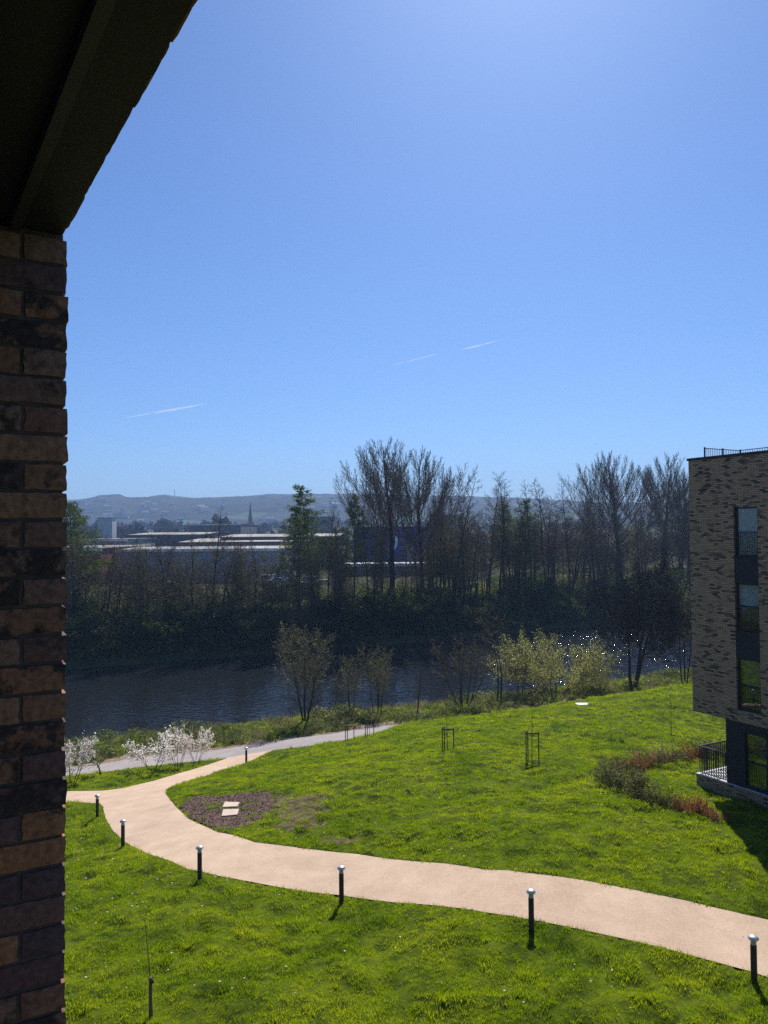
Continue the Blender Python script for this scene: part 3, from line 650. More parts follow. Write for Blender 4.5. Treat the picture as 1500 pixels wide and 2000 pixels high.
# ------------------------------------------------------------------ trees
class TreeGen:
    def __init__(s, seed, spec):
        s.r = random.Random(seed); s.sp = spec; s.T = ([], []); s.C = ([], []); s.tips = []
    def tube(s, pts, rad, sides, tgt):
        V, F = tgt; b = len(V)
        if sides == 2:
            d = pts[-1] - pts[0]; u = d.cross(Vector((s.r.uniform(-1, 1), s.r.uniform(-1, 1), s.r.uniform(-1, 1))))
            if u.length < 1e-6: u = Vector((1, 0, 0))
            u.normalize()
            for p, r in zip(pts, rad): V.append(tuple(p + u * r)); V.append(tuple(p - u * r))
            for i in range(len(pts) - 1): a = b + 2 * i; F.append((a, a + 1, a + 3, a + 2))
            return
        for i, (p, r) in enumerate(zip(pts, rad)):
            d = (pts[min(i + 1, len(pts) - 1)] - pts[max(i - 1, 0)]).normalized(); u = d.orthogonal().normalized() if i == 0 else (u - d * u.dot(d)).normalized(); v = d.cross(u)
            for k in range(sides):
                a = 2 * math.pi * k / sides; V.append(tuple(p + (u * math.cos(a) + v * math.sin(a)) * r))
        for i in range(len(pts) - 1):
            for k in range(sides): a = b + i * sides; F.append((a + k, a + (k + 1) % sides, a + sides + (k + 1) % sides, a + sides + k))
    def branch(s, p, d, L, r, lev):
        sp = s.sp; R = s.r; ns = sp['seg'][lev]; pts = [p.copy()]; dd = d.copy(); rad = [r]; dirs = [d.copy()]
        tip = sp.get('tip', .25)
        for i in range(ns):
            j = sp['wob'][lev]
            dd = (dd + Vector((R.gauss(0, j), R.gauss(0, j), R.gauss(0, j))) + Vector((0, 0, sp['up'][lev]))).normalized()
            p = p + dd * (L / ns); pts.append(p.copy()); dirs.append(dd.copy()); rad.append(max(sp['rmin'], r * (1 - (1 - tip) * (i + 1) / ns)))
        sides = sp['sides'][lev]
        s.tube(pts, rad, sides, s.T if lev <= sp.get('tl', 0) else s.C)
        if lev + 1 < len(sp['n']) + 1 and lev < len(sp['n']):
            n = sp['n'][lev]; n = max(1, int(n * R.uniform(.8, 1.2) * (1 if lev == 0 else min(1.2, .4 + L / sp['ref'][lev])))); t0 = sp['t0'][lev]; ga = R.uniform(0, 6.28)
            for k in range(n):
                t = t0 + (1 - t0) * (k + R.random()) / n; f = t * ns; i = min(int(f), ns - 1); q = pts[i].lerp(pts[i + 1], f - i); bd = dirs[min(i + 1, ns)]
                ga += 2.4 + R.uniform(-.5, .5); ang = math.radians(sp['ang'][lev] * R.uniform(.75, 1.25) * (1 - sp.get('angt', 0) * t))
                u = bd.orthogonal().normalized(); v = bd.cross(u); side = u * math.cos(ga) + v * math.sin(ga)
                cd_ = (bd * math.cos(ang) + side * math.sin(ang)).normalized()
                fl = sp['shape'](t) if lev == 0 else (1 - .5 * t)
                s.branch(q, cd_, L * sp['ratio'][lev] * fl * R.uniform(1 - sp.get('jit', .25), 1 + sp.get('jit', .25)), max(sp['rmin'], (rad[i] * sp.get('rr', .5))), lev + 1)
        if lev >= sp.get('leaflev', 99):
            for t in range(sp.get('leafn', 1)):
                f = R.random(); i = min(int(f * ns), ns - 1); s.tips.append(pts[i].lerp(pts[i + 1], f * ns - i))
    def leaves(s, size, spread, per, sides=3):
        V = []; F = []; R = s.r
        for p in s.tips:
            for k in range(per):
                q = p + Vector((R.gauss(0, spread), R.gauss(0, spread), R.gauss(0, spread)))
                a = Vector((R.gauss(0, 1), R.gauss(0, 1), R.gauss(0, 1))).normalized(); b_ = a.orthogonal().normalized(); sz = size * R.uniform(.6, 1.3); n0 = len(V)
                if sides == 3: V += [tuple(q + a * sz), tuple(q - a * sz * .6 + b_ * sz * .5), tuple(q - a * sz * .6 - b_ * sz * .5)]; F.append((n0, n0 + 1, n0 + 2))
                else: V += [tuple(q + a * sz), tuple(q + b_ * sz * .6), tuple(q - a * sz), tuple(q - b_ * sz * .6)]; F.append((n0, n0 + 1, n0 + 2, n0 + 3))
        return V, F
PROTO = {}
def proto(key, seed, spec, h, r, bark, twig, leaf=None, lsize=.08, lspread=.1, lper=1, stems=1, lean=0.0, spreadr=0.0, lname='foliage', lsides=3):
    tg = TreeGen(seed, spec); R = random.Random(seed + 99)
    for k in range(stems):
        a = 2 * math.pi * k / max(1, stems) + R.uniform(-.4, .4); l = lean * R.uniform(.6, 1.3)
        tg.branch(Vector((math.cos(a) * spreadr, math.sin(a) * spreadr, -.15)), Vector((math.cos(a) * l, math.sin(a) * l, 1)).normalized(), h * R.uniform(.85, 1.0) if stems > 1 else h, r * (R.uniform(.7, 1) if stems > 1 else 1), 0)
    parts = [('trunk', mesh('trunk', tg.T[0], tg.T[1], bark))]
    if tg.C[0]: parts.append(('crown', mesh('crown', tg.C[0], tg.C[1], twig)))
    if leaf is not None and tg.tips:
        V, F_ = tg.leaves(lsize, lspread, lper, lsides); parts.append((lname, mesh(lname, V, F_, leaf)))
    for nme, me in parts:
        if nme == 'trunk': me.polygons.foreach_set('use_smooth', [True] * len(me.polygons))
    zs = [v.co.z for nme, me in parts for v in me.vertices]
    PROTO[key] = (parts, max(zs))
    return parts
def plant(key, name, label, cat, loc, height, rz, group=None, wide=1.0):
    parts, hh = PROTO[key]; s = height / hh
    root = thing(name, label, cat, loc, rz, group); root.scale = (s * wide, s * wide, s)
    for nme, me in parts: obj(nme, me, root)
    return root
fan = dict(seg=[8, 7, 5, 4, 3], wob=[.025, .035, .05, .09, .14], up=[.05, .17, .14, .10, .05], sides=[7, 4, 3, 2, 2], n=[26, 15, 11, 5], t0=[.22, .2, .15, .2],
           ang=[60, 30, 30, 34], ratio=[.68, .42, .40, .5], jit=.08, ref=[1, 10, 4, 1.6], shape=lambda t: 1.17 - 1.03 * t, rmin=.014, tip=.14, rr=.44, angt=.40)
slim = dict(seg=[9, 5, 4, 3], wob=[.035, .08, .13, .18], up=[.03, .05, .04, .02], sides=[6, 3, 2, 2], n=[46, 9, 5], t0=[.30, .15, .15],
            ang=[56, 42, 42], ratio=[.20, .45, .5], ref=[1, 3.2, 1.4], shape=lambda t: 1.15 - .85 * t, rmin=.015, tip=.12, rr=.42)
spread = dict(seg=[7, 6, 5, 4], wob=[.10, .12, .16, .2], up=[.04, .06, .04, .02], sides=[6, 4, 2, 2], n=[20, 11, 7], t0=[.22, .2, .15],
              ang=[55, 45, 42], ratio=[.45, .42, .42], ref=[1, 5, 2.2], shape=lambda t: 1.1 - .6 * t, rmin=.014, tip=.12, rr=.48)
larch = dict(seg=[9, 5, 3], wob=[.015, .05, .12], up=[.02, .01, -.02], sides=[6, 3, 2], n=[80, 12], t0=[.34, .1], ang=[82, 50], ratio=[.23, .30], ref=[1, 3.5],
             shape=lambda t: 1.2 - 1.05 * (t - .3) / .7, rmin=.012, tip=.10, rr=.30, leaflev=1, leafn=8)
for i in range(3): proto('fan%d' % i, 11 + i, fan, 24, .42, M['bark'], M['twig'])
for i in range(4): proto('slim%d' % i, 31 + i, slim, 20, .19, M['bark'], M['twig'])
spb = dict(spread, leaflev=3, leafn=1)
for i in range(3): proto('spr%d' % i, 51 + i, spread, 12, .20, M['bark'], M['twig'])
for i in range(2): proto('bud%d' % i, 61 + i, spb, 12, .16, M['bark'], M['twig'], M['budleaf'], .055, .10, 1)
for i in range(2): proto('lar%d' % i, 71 + i, larch, 20, .2, M['bark'], M['twig'], M['larch'], .15, .16, 1)
slb = dict(slim, leaflev=3, leafn=1)
for i in range(2): proto('slb%d' % i, 41 + i, slb, 18, .17, M['bark'], M['twig'], M['larch'], .085, .14, 1)

def far_spot(px, e, ytop):
    d = 120.0
    for _ in range(12):
        x = (px - 750) / FPX * d; d = float(far_y(x)) + e
    x = P(px, 1100, d)[0]; z = h1(x, d); zt = P(px, ytop, d)[2]
    return (x, d, z - .1), zt - z
GR = 'trees in the belt along the far river bank'
def where(px):
    for lim, t_ in ((200, 'beside the brick pier'), (330, 'before the long pale warehouse'), (450, 'left of the spire'), (545, 'under the spire'), (650, 'about the green larch'), (740, 'left of the tallest bare tree'),
                    (850, 'about the tallest bare trees'), (950, 'over the fanned bare shrub'), (1060, 'over the dark twin stems'), (1160, 'above the pale willow'), (1275, 'behind the dark forked tree')):
        if px < lim: return t_
    return 'close to the brick block'
def ft(key, name, label, px, e, ytop, cat='tree', group=GR, wide=1.0):
    loc, h = far_spot(px, e, ytop); return plant(key, name, label, cat, loc, h, RT_.uniform(0, 6.28), group, wide)
RT_ = random.Random(8)
ft('fan0', 'poplar_tree', 'tallest bare tree on the far bank, its fan of limbs rising above the hills', 766, 6, 850, wide=1.2)
ft('fan1', 'poplar_tree', 'tall bare tree just right of the tallest one on the far bank', 826, 8, 866, wide=.9)
ft('fan2', 'poplar_tree', 'broad bare tree above the belt, left of the pair beside the brick block', 1212, 14, 876, wide=1.15)
ft('fan1', 'poplar_tree', 'broad bare tree rising nearest the edge of the brick block', 1298, 20, 880, wide=1.15)
ft('fan2', 'poplar_tree', 'bare tree of ascending limbs partly behind the brick block edge', 1352, 24, 915, wide=1.0)
ft('lar0', 'larch_tree', 'green larch tree with tiered branches standing left of the tallest bare tree', 612, 8, 942, wide=1.25)
ft('lar1', 'larch_tree', 'olive green larch beside the brick pier', 142, 8, 975, wide=1.5)
ft('lar1', 'larch_tree', 'thin larch between the green larch and the tallest bare tree', 692, 9, 962, wide=.9)
ft('lar0', 'larch_tree', 'dark green larch in the middle of the right hand belt', 1012, 10, 972, wide=1.2)
ft('lar1', 'larch_tree', 'narrow larch next to the dark green one in the right hand belt', 985, 13, 980, wide=.9)
ft('lar0', 'larch_tree', 'small green larch behind the tiered green larch', 585, 14, 985, wide=1.2)
ft('spr1', 'bare_tree', 'dark forked bare tree against the grey warehouse wall, below the green larch', 583, 4, 1028, wide=1.1)
ft('spr0', 'bare_tree', 'bare tree with a wide fork against the pale warehouse wall', 228, 5, 1068, wide=1.0)
ft('slim1', 'bare_tree', 'dark bare tree standing out over the warehouse roofs left of the spire', 416, 5, 988, wide=1.2)
for px, yt in ((655,1000),(860,925),(885,915),(905,922),(955,918),(975,935),(1000,930),(1040,932),(1068,940),(1085,928),(1112,930),(1140,948),(1160,955),(930,985),(1028,960),(720,985),(640,975),(745,960)):
    ft(RT_.choice(['slim0', 'slim1', 'slim2', 'slim3']), 'alder_tree', 'tall slender alder of the far bank skyline, ' + where(px), px, RT_.uniform(4, 16), yt, wide=RT_.uniform(.8, 1.1))
for k in range(145):
    px = RT_.uniform(835, 1400)
    ft(RT_.choice(['slim0', 'slim1', 'slim2', 'slim3', 'slb0', 'slb1', 'spr0', 'spr2']), 'alder_tree', 'slender bare alder within the far belt, ' + where(px), px, RT_.uniform(1, 42), RT_.triangular(962, 1110, 990), wide=RT_.uniform(1.0, 1.5))
for k in range(60):
    px = RT_.uniform(120, 620); ft(RT_.choice(['slim0', 'slim2', 'slb0', 'slb1', 'spr0', 'spr1', 'spr2', 'bud0', 'bud1']), 'young_tree', 'young thin tree on the far bank, ' + where(px), px, RT_.uniform(2, 14), RT_.uniform(1025, 1110), group='young trees on the far bank', wide=RT_.uniform(.8, 1.2))
for k in range(30):
    px = RT_.uniform(600, 860); ft(RT_.choice(['slb0', 'slb1', 'slim2', 'slim3']), 'young_tree', 'young thin tree on the far bank, ' + where(px), px, RT_.uniform(3, 12), RT_.uniform(1020, 1100), group='young trees on the far bank', wide=RT_.uniform(.8, 1.1))
# understorey bushes
bush = dict(seg=[4, 4, 3], wob=[.18, .2, .22], up=[.02, .03, .0], sides=[3, 2, 2], n=[9, 6], t0=[.15, .15], ang=[50, 45], ratio=[.5, .45], ref=[1, 1.6], shape=lambda t: 1.1 - .5 * t, rmin=.009, tip=.3, rr=.5, leaflev=1, leafn=4)
ivyb = dict(bush, leafn=8)
for i in range(3): proto('bush%d' % i, 81 + i, bush, 3.0, .03, M['bark'], M['twig'], M['budleaf'], .06, .12, 1, stems=9, lean=.9, spreadr=.25)
for i in range(3): proto('ivy%d' % i, 91 + i, ivyb, 2.8, .03, M['bark'], M['twig'], M['ivy'], .13, .16, 2, stems=9, lean=1.0, spreadr=.3)
for k in range(54):
    px = RT_.uniform(110, 1420); e = RT_.uniform(1.0, 8)
    key = RT_.choice(['ivy0', 'ivy1', 'ivy2', 'ivy0', 'ivy1', 'bush0', 'bush2'])
    loc, h = far_spot(px, e, 1150)
    plant(key, 'riverside_bush', ('dark ivy-hung bush' if key[0] == 'i' else 'twiggy budding bush') + ' low on the far bank, ' + where(px), 'bush', loc, RT_.uniform(2.5, 5.0), RT_.uniform(0, 6.28), 'dark ivy-hung bushes on the far bank' if key[0] == 'i' else 'twiggy budding bushes on the far bank', wide=RT_.uniform(1.0, 1.5))
for k in range(45):
    px = RT_.uniform(110, 1400); loc, h = far_spot(px, RT_.uniform(8, 26), 1150)
    key = RT_.choice(['bush0', 'bush1', 'bush2', 'ivy1'])
    plant(key, 'riverside_bush', ('dark ivy-hung bush' if key[0] == 'i' else 'twiggy budding bush') + ' low on the far bank, ' + where(px), 'bush', loc, RT_.uniform(2.5, 5.5), RT_.uniform(0, 6.28), 'dark ivy-hung bushes on the far bank' if key[0] == 'i' else 'twiggy budding bushes on the far bank', wide=RT_.uniform(.9, 1.3))

# near-bank trees
def near_plant(key, name, label, cat, px, py, ytop, rz=None, group=None, wide=1.0, d=None):
    g_ = G(px, py) if d is None else None
    if d is not None: q = P(px, py, d); g_ = np.array([q[0], d, max(h1(q[0], d), WATER - .2)])
    h = P(px, ytop, g_[1])[2] - g_[2]
    return plant(key, name, label, cat, (g_[0], g_[1], g_[2] - .03), h, (px * .37) % 6.28 if rz is None else rz, group, wide)
birch = dict(seg=[7, 5, 4, 3], wob=[.06, .10, .15, .2], up=[.03, .08, .05, .02], sides=[6, 3, 2, 2], n=[22, 9, 4], t0=[.3, .15, .15], ang=[34, 36, 40], ratio=[.36, .42, .5], ref=[1, 2.2, .9],
             shape=lambda t: 1.1 - .6 * t, rmin=.013, tip=.12, rr=.45, leaflev=3, leafn=1)
proto('birchleaf', 101, birch, 8.5, .10, M['bark'], M['twig_rimlit'], M['budleaf'], .05, .07, 1, stems=3, lean=.22, spreadr=.12)
proto('birch', 102, dict(birch, n=[16, 7, 3]), 6.5, .06, M['bark'], M['twig_rimlit'], M['budleaf'], .05, .05, 1, stems=3, lean=.16, spreadr=.2)
proto('birch2', 103, dict(birch, n=[16, 7, 3]), 6.5, .06, M['bark'], M['twig_rimlit'], M['budleaf'], .05, .05, 1, stems=4, lean=.12, spreadr=.35)
proto('single', 104, dict(birch, n=[12, 6, 2], up=[.03, .14, .06, .02]), 4.5, .07, M['bark'], M['twig'])
proto('multi', 105, dict(birch, n=[13, 9, 4], t0=[.4, .15, .15], ratio=[.3, .4, .5]), 6, .07, M['bark'], M['twig'], stems=6, lean=.38, spreadr=.4)
proto('tallstem', 106, dict(spread, n=[14, 7, 4], t0=[.6, .2, .15], ratio=[.40, .45, .45], rmin=.014), 9, .11, M['bark'], M['twig'], stems=2, lean=.04, spreadr=.15)
willow = dict(seg=[5, 5, 4], wob=[.12, .12, .15], up=[.0, .06, .05], sides=[5, 3, 2], n=[11, 10], t0=[.2, .1], ang=[38, 30], ratio=[.55, .5], ref=[1, 2.5], shape=lambda t: 1.2 - .4 * t, rmin=.012, tip=.2, rr=.5, leaflev=1, leafn=6)
proto('willow', 107, willow, 4.2, .07, M['twig'], M['twig_rimlit'], M['willow'], .06, .09, 2, stems=14, lean=1.1, spreadr=.6)
proto('dense', 108, dict(spread, seg=[6, 6, 5, 4, 3], wob=[.1, .1, .14, .18, .2], up=[.05, .02, .03, .02, 0], sides=[7, 5, 3, 2, 2], n=[11, 13, 9, 5], t0=[.30, .18, .15, .15], ang=[62, 48, 44, 42], ratio=[.72, .48, .44, .5], ref=[1, 4, 2, .8], rmin=.015), 9, .22, M['bark'], M['bark'], stems=3, lean=.26, spreadr=.14)
near_plant('birchleaf', 'budding_tree', 'olive budding tree leaning from a split trunk on the near river bank', 'tree', 596, 1412, 1210, rz=4.1, wide=1.3)
near_plant('birch', 'birch_tree', 'thin pale birch clump behind the left staked saplings', 'tree', 685, 1398, 1268, wide=1.0)
near_plant('birch2', 'birch_tree', 'thin birch with dark stem right of the pale clump by the river', 'tree', 738, 1396, 1250, wide=1.0)
near_plant('single', 'young_tree', 'small single bare tree alone on the bank between birches and shrubs', 'tree', 815, 1392, 1290, wide=1.0)
near_plant('multi', 'multistem_tree', 'many-stemmed bare shrub fanning out over the river', 'tree', 905, 1378, 1232, wide=1.1)
near_plant('tallstem', 'bare_tree', 'dark straight twin-stemmed tree left of the pale willow', 'tree', 975, 1370, 1165, wide=1.0)
near_plant('multi', 'multistem_tree', 'thin-stemmed bare shrub between the dark twin stems and the willow', 'tree', 1018, 1362, 1260, wide=.7)
near_plant('willow', 'willow_bush', 'broad pale yellow-green willow bush on the near bank', 'bush', 1085, 1356, 1222, wide=1.05)
near_plant('dense', 'riverside_tree', 'dark dense tree with a forked trunk on the lawn edge before the glittering water', 'tree', 1236, 1345, 1062, wide=.85)
near_plant('willow', 'willow_bush', 'low grey-green willow sprawl at the foot of the dark forked tree', 'bush', 1168, 1351, 1312, wide=.8)
near_plant('birch', 'bare_tree', 'thin dark bare tree hard against the brick block edge', 'tree', 1338, 1335, 1100, wide=.8)

# flowering shrubs, small trees on the verge
mag = dict(seg=[4, 4, 3], wob=[.1, .12, .15], up=[.02, .03, .02], sides=[4, 3, 2], n=[8, 5], t0=[.35, .2], ang=[38, 40], ratio=[.5, .45], ref=[1, .8], shape=lambda t: 1.1 - .4 * t, rmin=.006, tip=.3, rr=.5, leaflev=1, leafn=2)
proto('mag0', 111, mag, 2.0, .025, M['bark'], M['twig'], M['blossom'], .055, .04, 3, stems=5, lean=.55, spreadr=.08, lname='blossom', lsides=4)
proto('mag1', 112, mag, 2.0, .025, M['bark'], M['twig'], M['blossom'], .055, .04, 3, stems=5, lean=.6, spreadr=.08, lname='blossom', lsides=4)
GF = 'white blossoming shrubs between the two paths'
near_plant('mag0', 'blossom_shrub', 'white blossoming shrub beside the brick pier', 'shrub', 140, 1532, 1436, group=GF)
near_plant('mag1', 'blossom_shrub', 'white blossoming shrub with the widest bushy head, left in the trio', 'shrub', 299, 1508, 1418, group=GF, wide=.95)
near_plant('mag0', 'blossom_shrub', 'white blossoming shrub in the middle of the trio beside the grey path', 'shrub', 348, 1500, 1416, group=GF, wide=.75)
near_plant('mag1', 'blossom_shrub', 'tallest white blossoming shrub, right in the trio by the grey path', 'shrub', 383, 1488, 1410, group=GF, wide=.75)
proto('holly', 113, dict(mag, leafn=9, t0=[.45, .2]), 1.6, .05, M['bark'], M['twig'], M['greenleaf'], .05, .06, 2, stems=1)
near_plant('holly', 'small_tree', 'small round dark green tree between the blossoming shrubs', 'tree', 198, 1516, 1456, wide=1.3)

# hedge shrubs round the block's garden
hs_ = dict(seg=[3, 3], wob=[.1, .15], up=[.03, .03], sides=[3, 2], n=[7], t0=[.1], ang=[28], ratio=[.45], ref=[1], shape=lambda t: 1.1 - .5 * t, rmin=.004, tip=.4, rr=.6, leaflev=0, leafn=9)
for i in range(2):
    proto('hr%d' % i, 121 + i, hs_, .85, .008, M['bark'], M['twig'], M['redleaf'], .030, .04, 1, stems=12, lean=.5, spreadr=.12)
    proto('hg%d' % i, 125 + i, hs_, .85, .008, M['bark'], M['twig'], M['hedgemix'], .036, .05, 1, stems=13, lean=.6, spreadr=.14)
hedge = []
for a, b_, n_, wts in (((1183,1528),(1262,1560),8,'gggggggg'),((1190,1512),(1405,1470),22,'ggrgrrrgggrgggrrrrggrg'),((1270,1566),(1405,1600),13,'gggggrrrrrrrr')):
    for i in range(n_):
        t = (i + RT_.uniform(-.2, .2)) / max(1, n_ - 1); px = a[0] + (b_[0] - a[0]) * t; py = a[1] + (b_[1] - a[1]) * t + RT_.uniform(-3, 3); hedge.append((px, py, wts[i]))
for px, py, c in hedge:
    q = G(px, py); red = c == 'r'
    q = G(px, py)
    hgt = RT_.uniform(.55, 1.0) if py < 1565 else RT_.uniform(.35, .75)
    plant(('hr' if red else 'hg') + str(RT_.randrange(2)), 'hedge_shrub', 'coppery red shrub in the young hedge round the block garden' if red else 'green shrub in the young hedge round the block garden', 'shrub',
          (q[0], q[1], float(LZ(q[0], q[1])) - .03), hgt, RT_.uniform(0, 6.28), 'coppery shrubs of the garden hedge' if red else 'green shrubs of the garden hedge', wide=RT_.uniform(.9, 1.3))

# ------------------------------------------------------------------ bollards
capm = simple('bollard_cap_steel', (.62, .62, .63), rough=.32, metallic=.6, spec=.5)
ringm = simple('bollard_lens', (.42, .41, .38), (.5, .49, .45), 20, .4)
postm = simple('bollard_post', (.030, .026, .025), (.045, .04, .037), 12, .55, rnd=.1)
def make_bollard(label):
    t = thing('bollard_light', label, 'bollard', group='bollard lights along the pink path')
    MB().lathe([(.068, -.12), (.068, .80), (.062, .803)], 20).build('post', postm, t, smooth=False)
    MB().lathe([(.058, .804), (.060, .82), (.060, .885), (.055, .90)], 20).build('lens', ringm, t)
    MB().lathe([(.06, .901), (.105, .915), (.116, .935), (.112, .955), (.085, .985), (.045, .999), (.0, 1.004)], 24).build('cap', capm, t, smooth=True)
    return t
bl = [(1473,1916,'nearest bollard light, at the right end of the pink path'), (1038,1816,'tall black bollard light second nearest, its shadow straight below it'),
      (667,1760,'bollard light in the middle stretch of the pink path edge'), (390,1718,'bollard light where the pink path begins to bend uphill'),
      (240,1656,'bollard light on the inside of the path bend'), (190,1596,'bollard light beside the left path stub, nearest the brick pier'), (481,1491,'smallest farthest bollard light where the pink path meets the grey one')]
b0 = make_bollard(bl[0][2])
for i, (px, py, lb) in enumerate(bl):
    b_ = b0 if i == 0 else dup(b0); b_['label'] = lb; q = G(px, py); b_.location = (q[0], q[1], float(LZ(q[0], q[1])) - .01)
# ------------------------------------------------------------------ staked saplings
sap = dict(seg=[6, 4, 2], wob=[.02, .10, .15], up=[.02, .12, .05], sides=[5, 3, 2], n=[9, 3], t0=[.5, .3], ang=[34, 36], ratio=[.22, .4], ref=[1, .5], shape=lambda t: 1.1 - .6 * t, rmin=.004, tip=.2, rr=.4)
proto('sap0', 131, sap, 3.2, .022, M['bark'], M['twig']); proto('sap1', 132, sap, 3.2, .022, M['bark'], M['twig'])
proto('sapleaf', 133, dict(sap, leaflev=1, leafn=2, n=[5, 2], t0=[.55, .3]), 2.6, .016, M['bark'], M['twig'], M['budleaf'], .022, .03, 1, stems=1)
def make_guard(label, hg):
    t = thing('tree_guard', label, 'tree stake', group='timber guards round young trees')
    for x, y in ((-.28, 0), (.28, -.06), (-.16, .22)): MB().bar((x, y, -.2), (x, y, hg), .027, 8).build('stake', M['timber'], t)
    MB().box(-.31, -.06, hg - .10, .31, -.035, hg - .03).build('rail', M['timber'], t)
    MB().box(-.30, .2, hg - .10, -.14, .225, hg - .03).build('rail', M['timber'], t)
    return t
gd = [(1040,1487,1.25,1345,'tree guard of timber stakes nearest the viewer on the open lawn','sap0','young staked tree in the nearest guard on the open lawn'),
      (875,1463,1.2,1352,'tree guard of timber stakes at the crest of the lawn, left of the nearest one','sap1','young staked tree in the guard at the crest of the lawn'),
      (683,1447,1.0,1400,'tree guard of timber stakes leftmost beside the grey path',None,None),
      (722,1438,1.1,1362,'tree guard of timber stakes against the grey path, second from the left','sap0','young staked tree in front of the grey path')]
for px, py, hg, yt, lb, key, lb2 in gd:
    q = G(px, py); z = float(LZ(q[0], q[1])); t = make_guard(lb, hg); t.location = (q[0], q[1], z)
    if key: plant(key, 'sapling', lb2, 'sapling', (q[0] - .02, q[1] + .06, z), P(px, yt, q[1])[2] - z, RT_.uniform(0, 6), 'staked young trees')
near_plant('sap0', 'sapling', 'thin unstaked sapling on the lawn left of the hedge corner, short stem', 'sapling', 1194, 1458, 1398)
near_plant('sap1', 'sapling', 'thin unstaked sapling on the lawn between hedge and brick block', 'sapling', 1311, 1440, 1345)
near_plant('sapleaf', 'sapling', 'slim forked sapling in the near grass beside the brick pier', 'sapling', 298, 1990, 1765, rz=.3)
q = G(298, 1990); z = float(LZ(q[0], q[1]))
t = thing('support_stake', 'short round timber stake tied to the near sapling', 'tree stake', (q[0] - .03, q[1] - .04, z))
MB().bar((0, 0, -.2), (.0, 0, .82), .035, 10).build('stake', M['timber'], t); MB().bar((0, 0, .72), (.05, .03, .73), .042, 8).build('tie', M['metal_black'], t)
# ------------------------------------------------------------------ slabs
for i, (pts, lb) in enumerate((([(439,1569),(468,1570),(463,1578),(435,1579)], 'pinkish stone slab, the farther of two in the bare soil bed'), ([(436,1584),(467,1583),(463,1594),(433,1597)], 'pinkish stone slab, the nearer of two in the bare soil bed'))):
    W = [G(*p) for p in pts]; V = [(p[0], p[1], p[2] - .04) for p in W] + [(p[0], p[1], p[2] + .07) for p in W]
    t = obj('stone_slab', mesh('stone_slab', V, [(3, 2, 1, 0), (4, 5, 6, 7), (0, 1, 5, 4), (1, 2, 6, 5), (2, 3, 7, 6), (3, 0, 4, 7)], M['slab'])); tag(t, lb, 'slab', 'stone slabs in the soil bed')
q = G(1142, 1376); t = MB().bbox(-.6, -.35, -.05, .6, .35, .13, .02).build('white_slab', M['white_slab'], None, (q[0], q[1], float(LZ(q[0], q[1])))); tag(t, 'white flat slab lying alone on the upper lawn', 'slab')

# ------------------------------------------------------------------ scattered stuff through geometry nodes
def scatter(name, pts, scl, protos, label=None, tilt=.25):
    col = bpy.data.collections.new(name + '_pieces')
    for p_ in protos: col.objects.link(p_)
    me = bpy.data.meshes.new(name); me.vertices.add(len(pts)); me.vertices.foreach_set('co', np.asarray(pts, np.float32).ravel())
    at = me.attributes.new('scl', 'FLOAT', 'POINT'); at.data.foreach_set('value', np.asarray(scl, np.float32)); me.update()
    o = obj(name, me); tag(o, label, kind='stuff')
    ng = bpy.data.node_groups.new(name + '_nodes', 'GeometryNodeTree')
    ng.interface.new_socket('Geometry', in_out='INPUT', socket_type='NodeSocketGeometry'); ng.interface.new_socket('Geometry', in_out='OUTPUT', socket_type='NodeSocketGeometry')
    gi = ng.nodes.new('NodeGroupInput'); go = ng.nodes.new('NodeGroupOutput'); iop = ng.nodes.new('GeometryNodeInstanceOnPoints'); ci = ng.nodes.new('GeometryNodeCollectionInfo')
    ci.inputs['Collection'].default_value = col; ci.inputs['Separate Children'].default_value = True; ci.inputs['Reset Children'].default_value = True
    rv = ng.nodes.new('FunctionNodeRandomValue'); rv.data_type = 'FLOAT_VECTOR'; rv.inputs[0].default_value = (-tilt, -tilt, 0); rv.inputs[1].default_value = (tilt, tilt, 6.283)
    na = ng.nodes.new('GeometryNodeInputNamedAttribute'); na.data_type = 'FLOAT'; na.inputs['Name'].default_value = 'scl'
    iop.inputs['Pick Instance'].default_value = True
    L = ng.links.new
    L(gi.outputs[0], iop.inputs['Points']); L(ci.outputs[0], iop.inputs['Instance']); L(rv.outputs[0], iop.inputs['Rotation']); L(na.outputs[0], iop.inputs['Scale']); L(iop.outputs[0], go.inputs[0])
    md = o.modifiers.new('scatter', 'NODES'); md.node_group = ng
    return o
def tuft(seed, n, h, w_, spread, mat, lean=.5):
    R_ = random.Random(seed); V = []; F = []
    for k in range(n):
        a = R_.uniform(0, 6.28); r = spread * math.sqrt(R_.random()); x, y = r * math.cos(a), r * math.sin(a); hh = h * R_.uniform(.5, 1.15); b_ = R_.uniform(0, 6.28)
        dx, dy = math.cos(b_), math.sin(b_); ln = lean * R_.uniform(.3, 1.3) * hh; c = a + R_.uniform(-1, 1); lx, ly = math.cos(c) * ln, math.sin(c) * ln; i0 = len(V)
        V += [(x - dx * w_, y - dy * w_, -.02), (x + dx * w_, y + dy * w_, -.02), (x + lx * .4 + dx * w_ * .8, y + ly * .4 + dy * w_ * .8, hh * .6), (x + lx * .4 - dx * w_ * .8, y + ly * .4 - dy * w_ * .8, hh * .6), (x + lx, y + ly, hh)]
        F += [(i0, i0 + 1, i0 + 2, i0 + 3), (i0 + 3, i0 + 2, i0 + 4)]
    return bpy.data.objects.new('tuft', mesh('tuft', V, F, mat))
nr = np.random.default_rng(5)
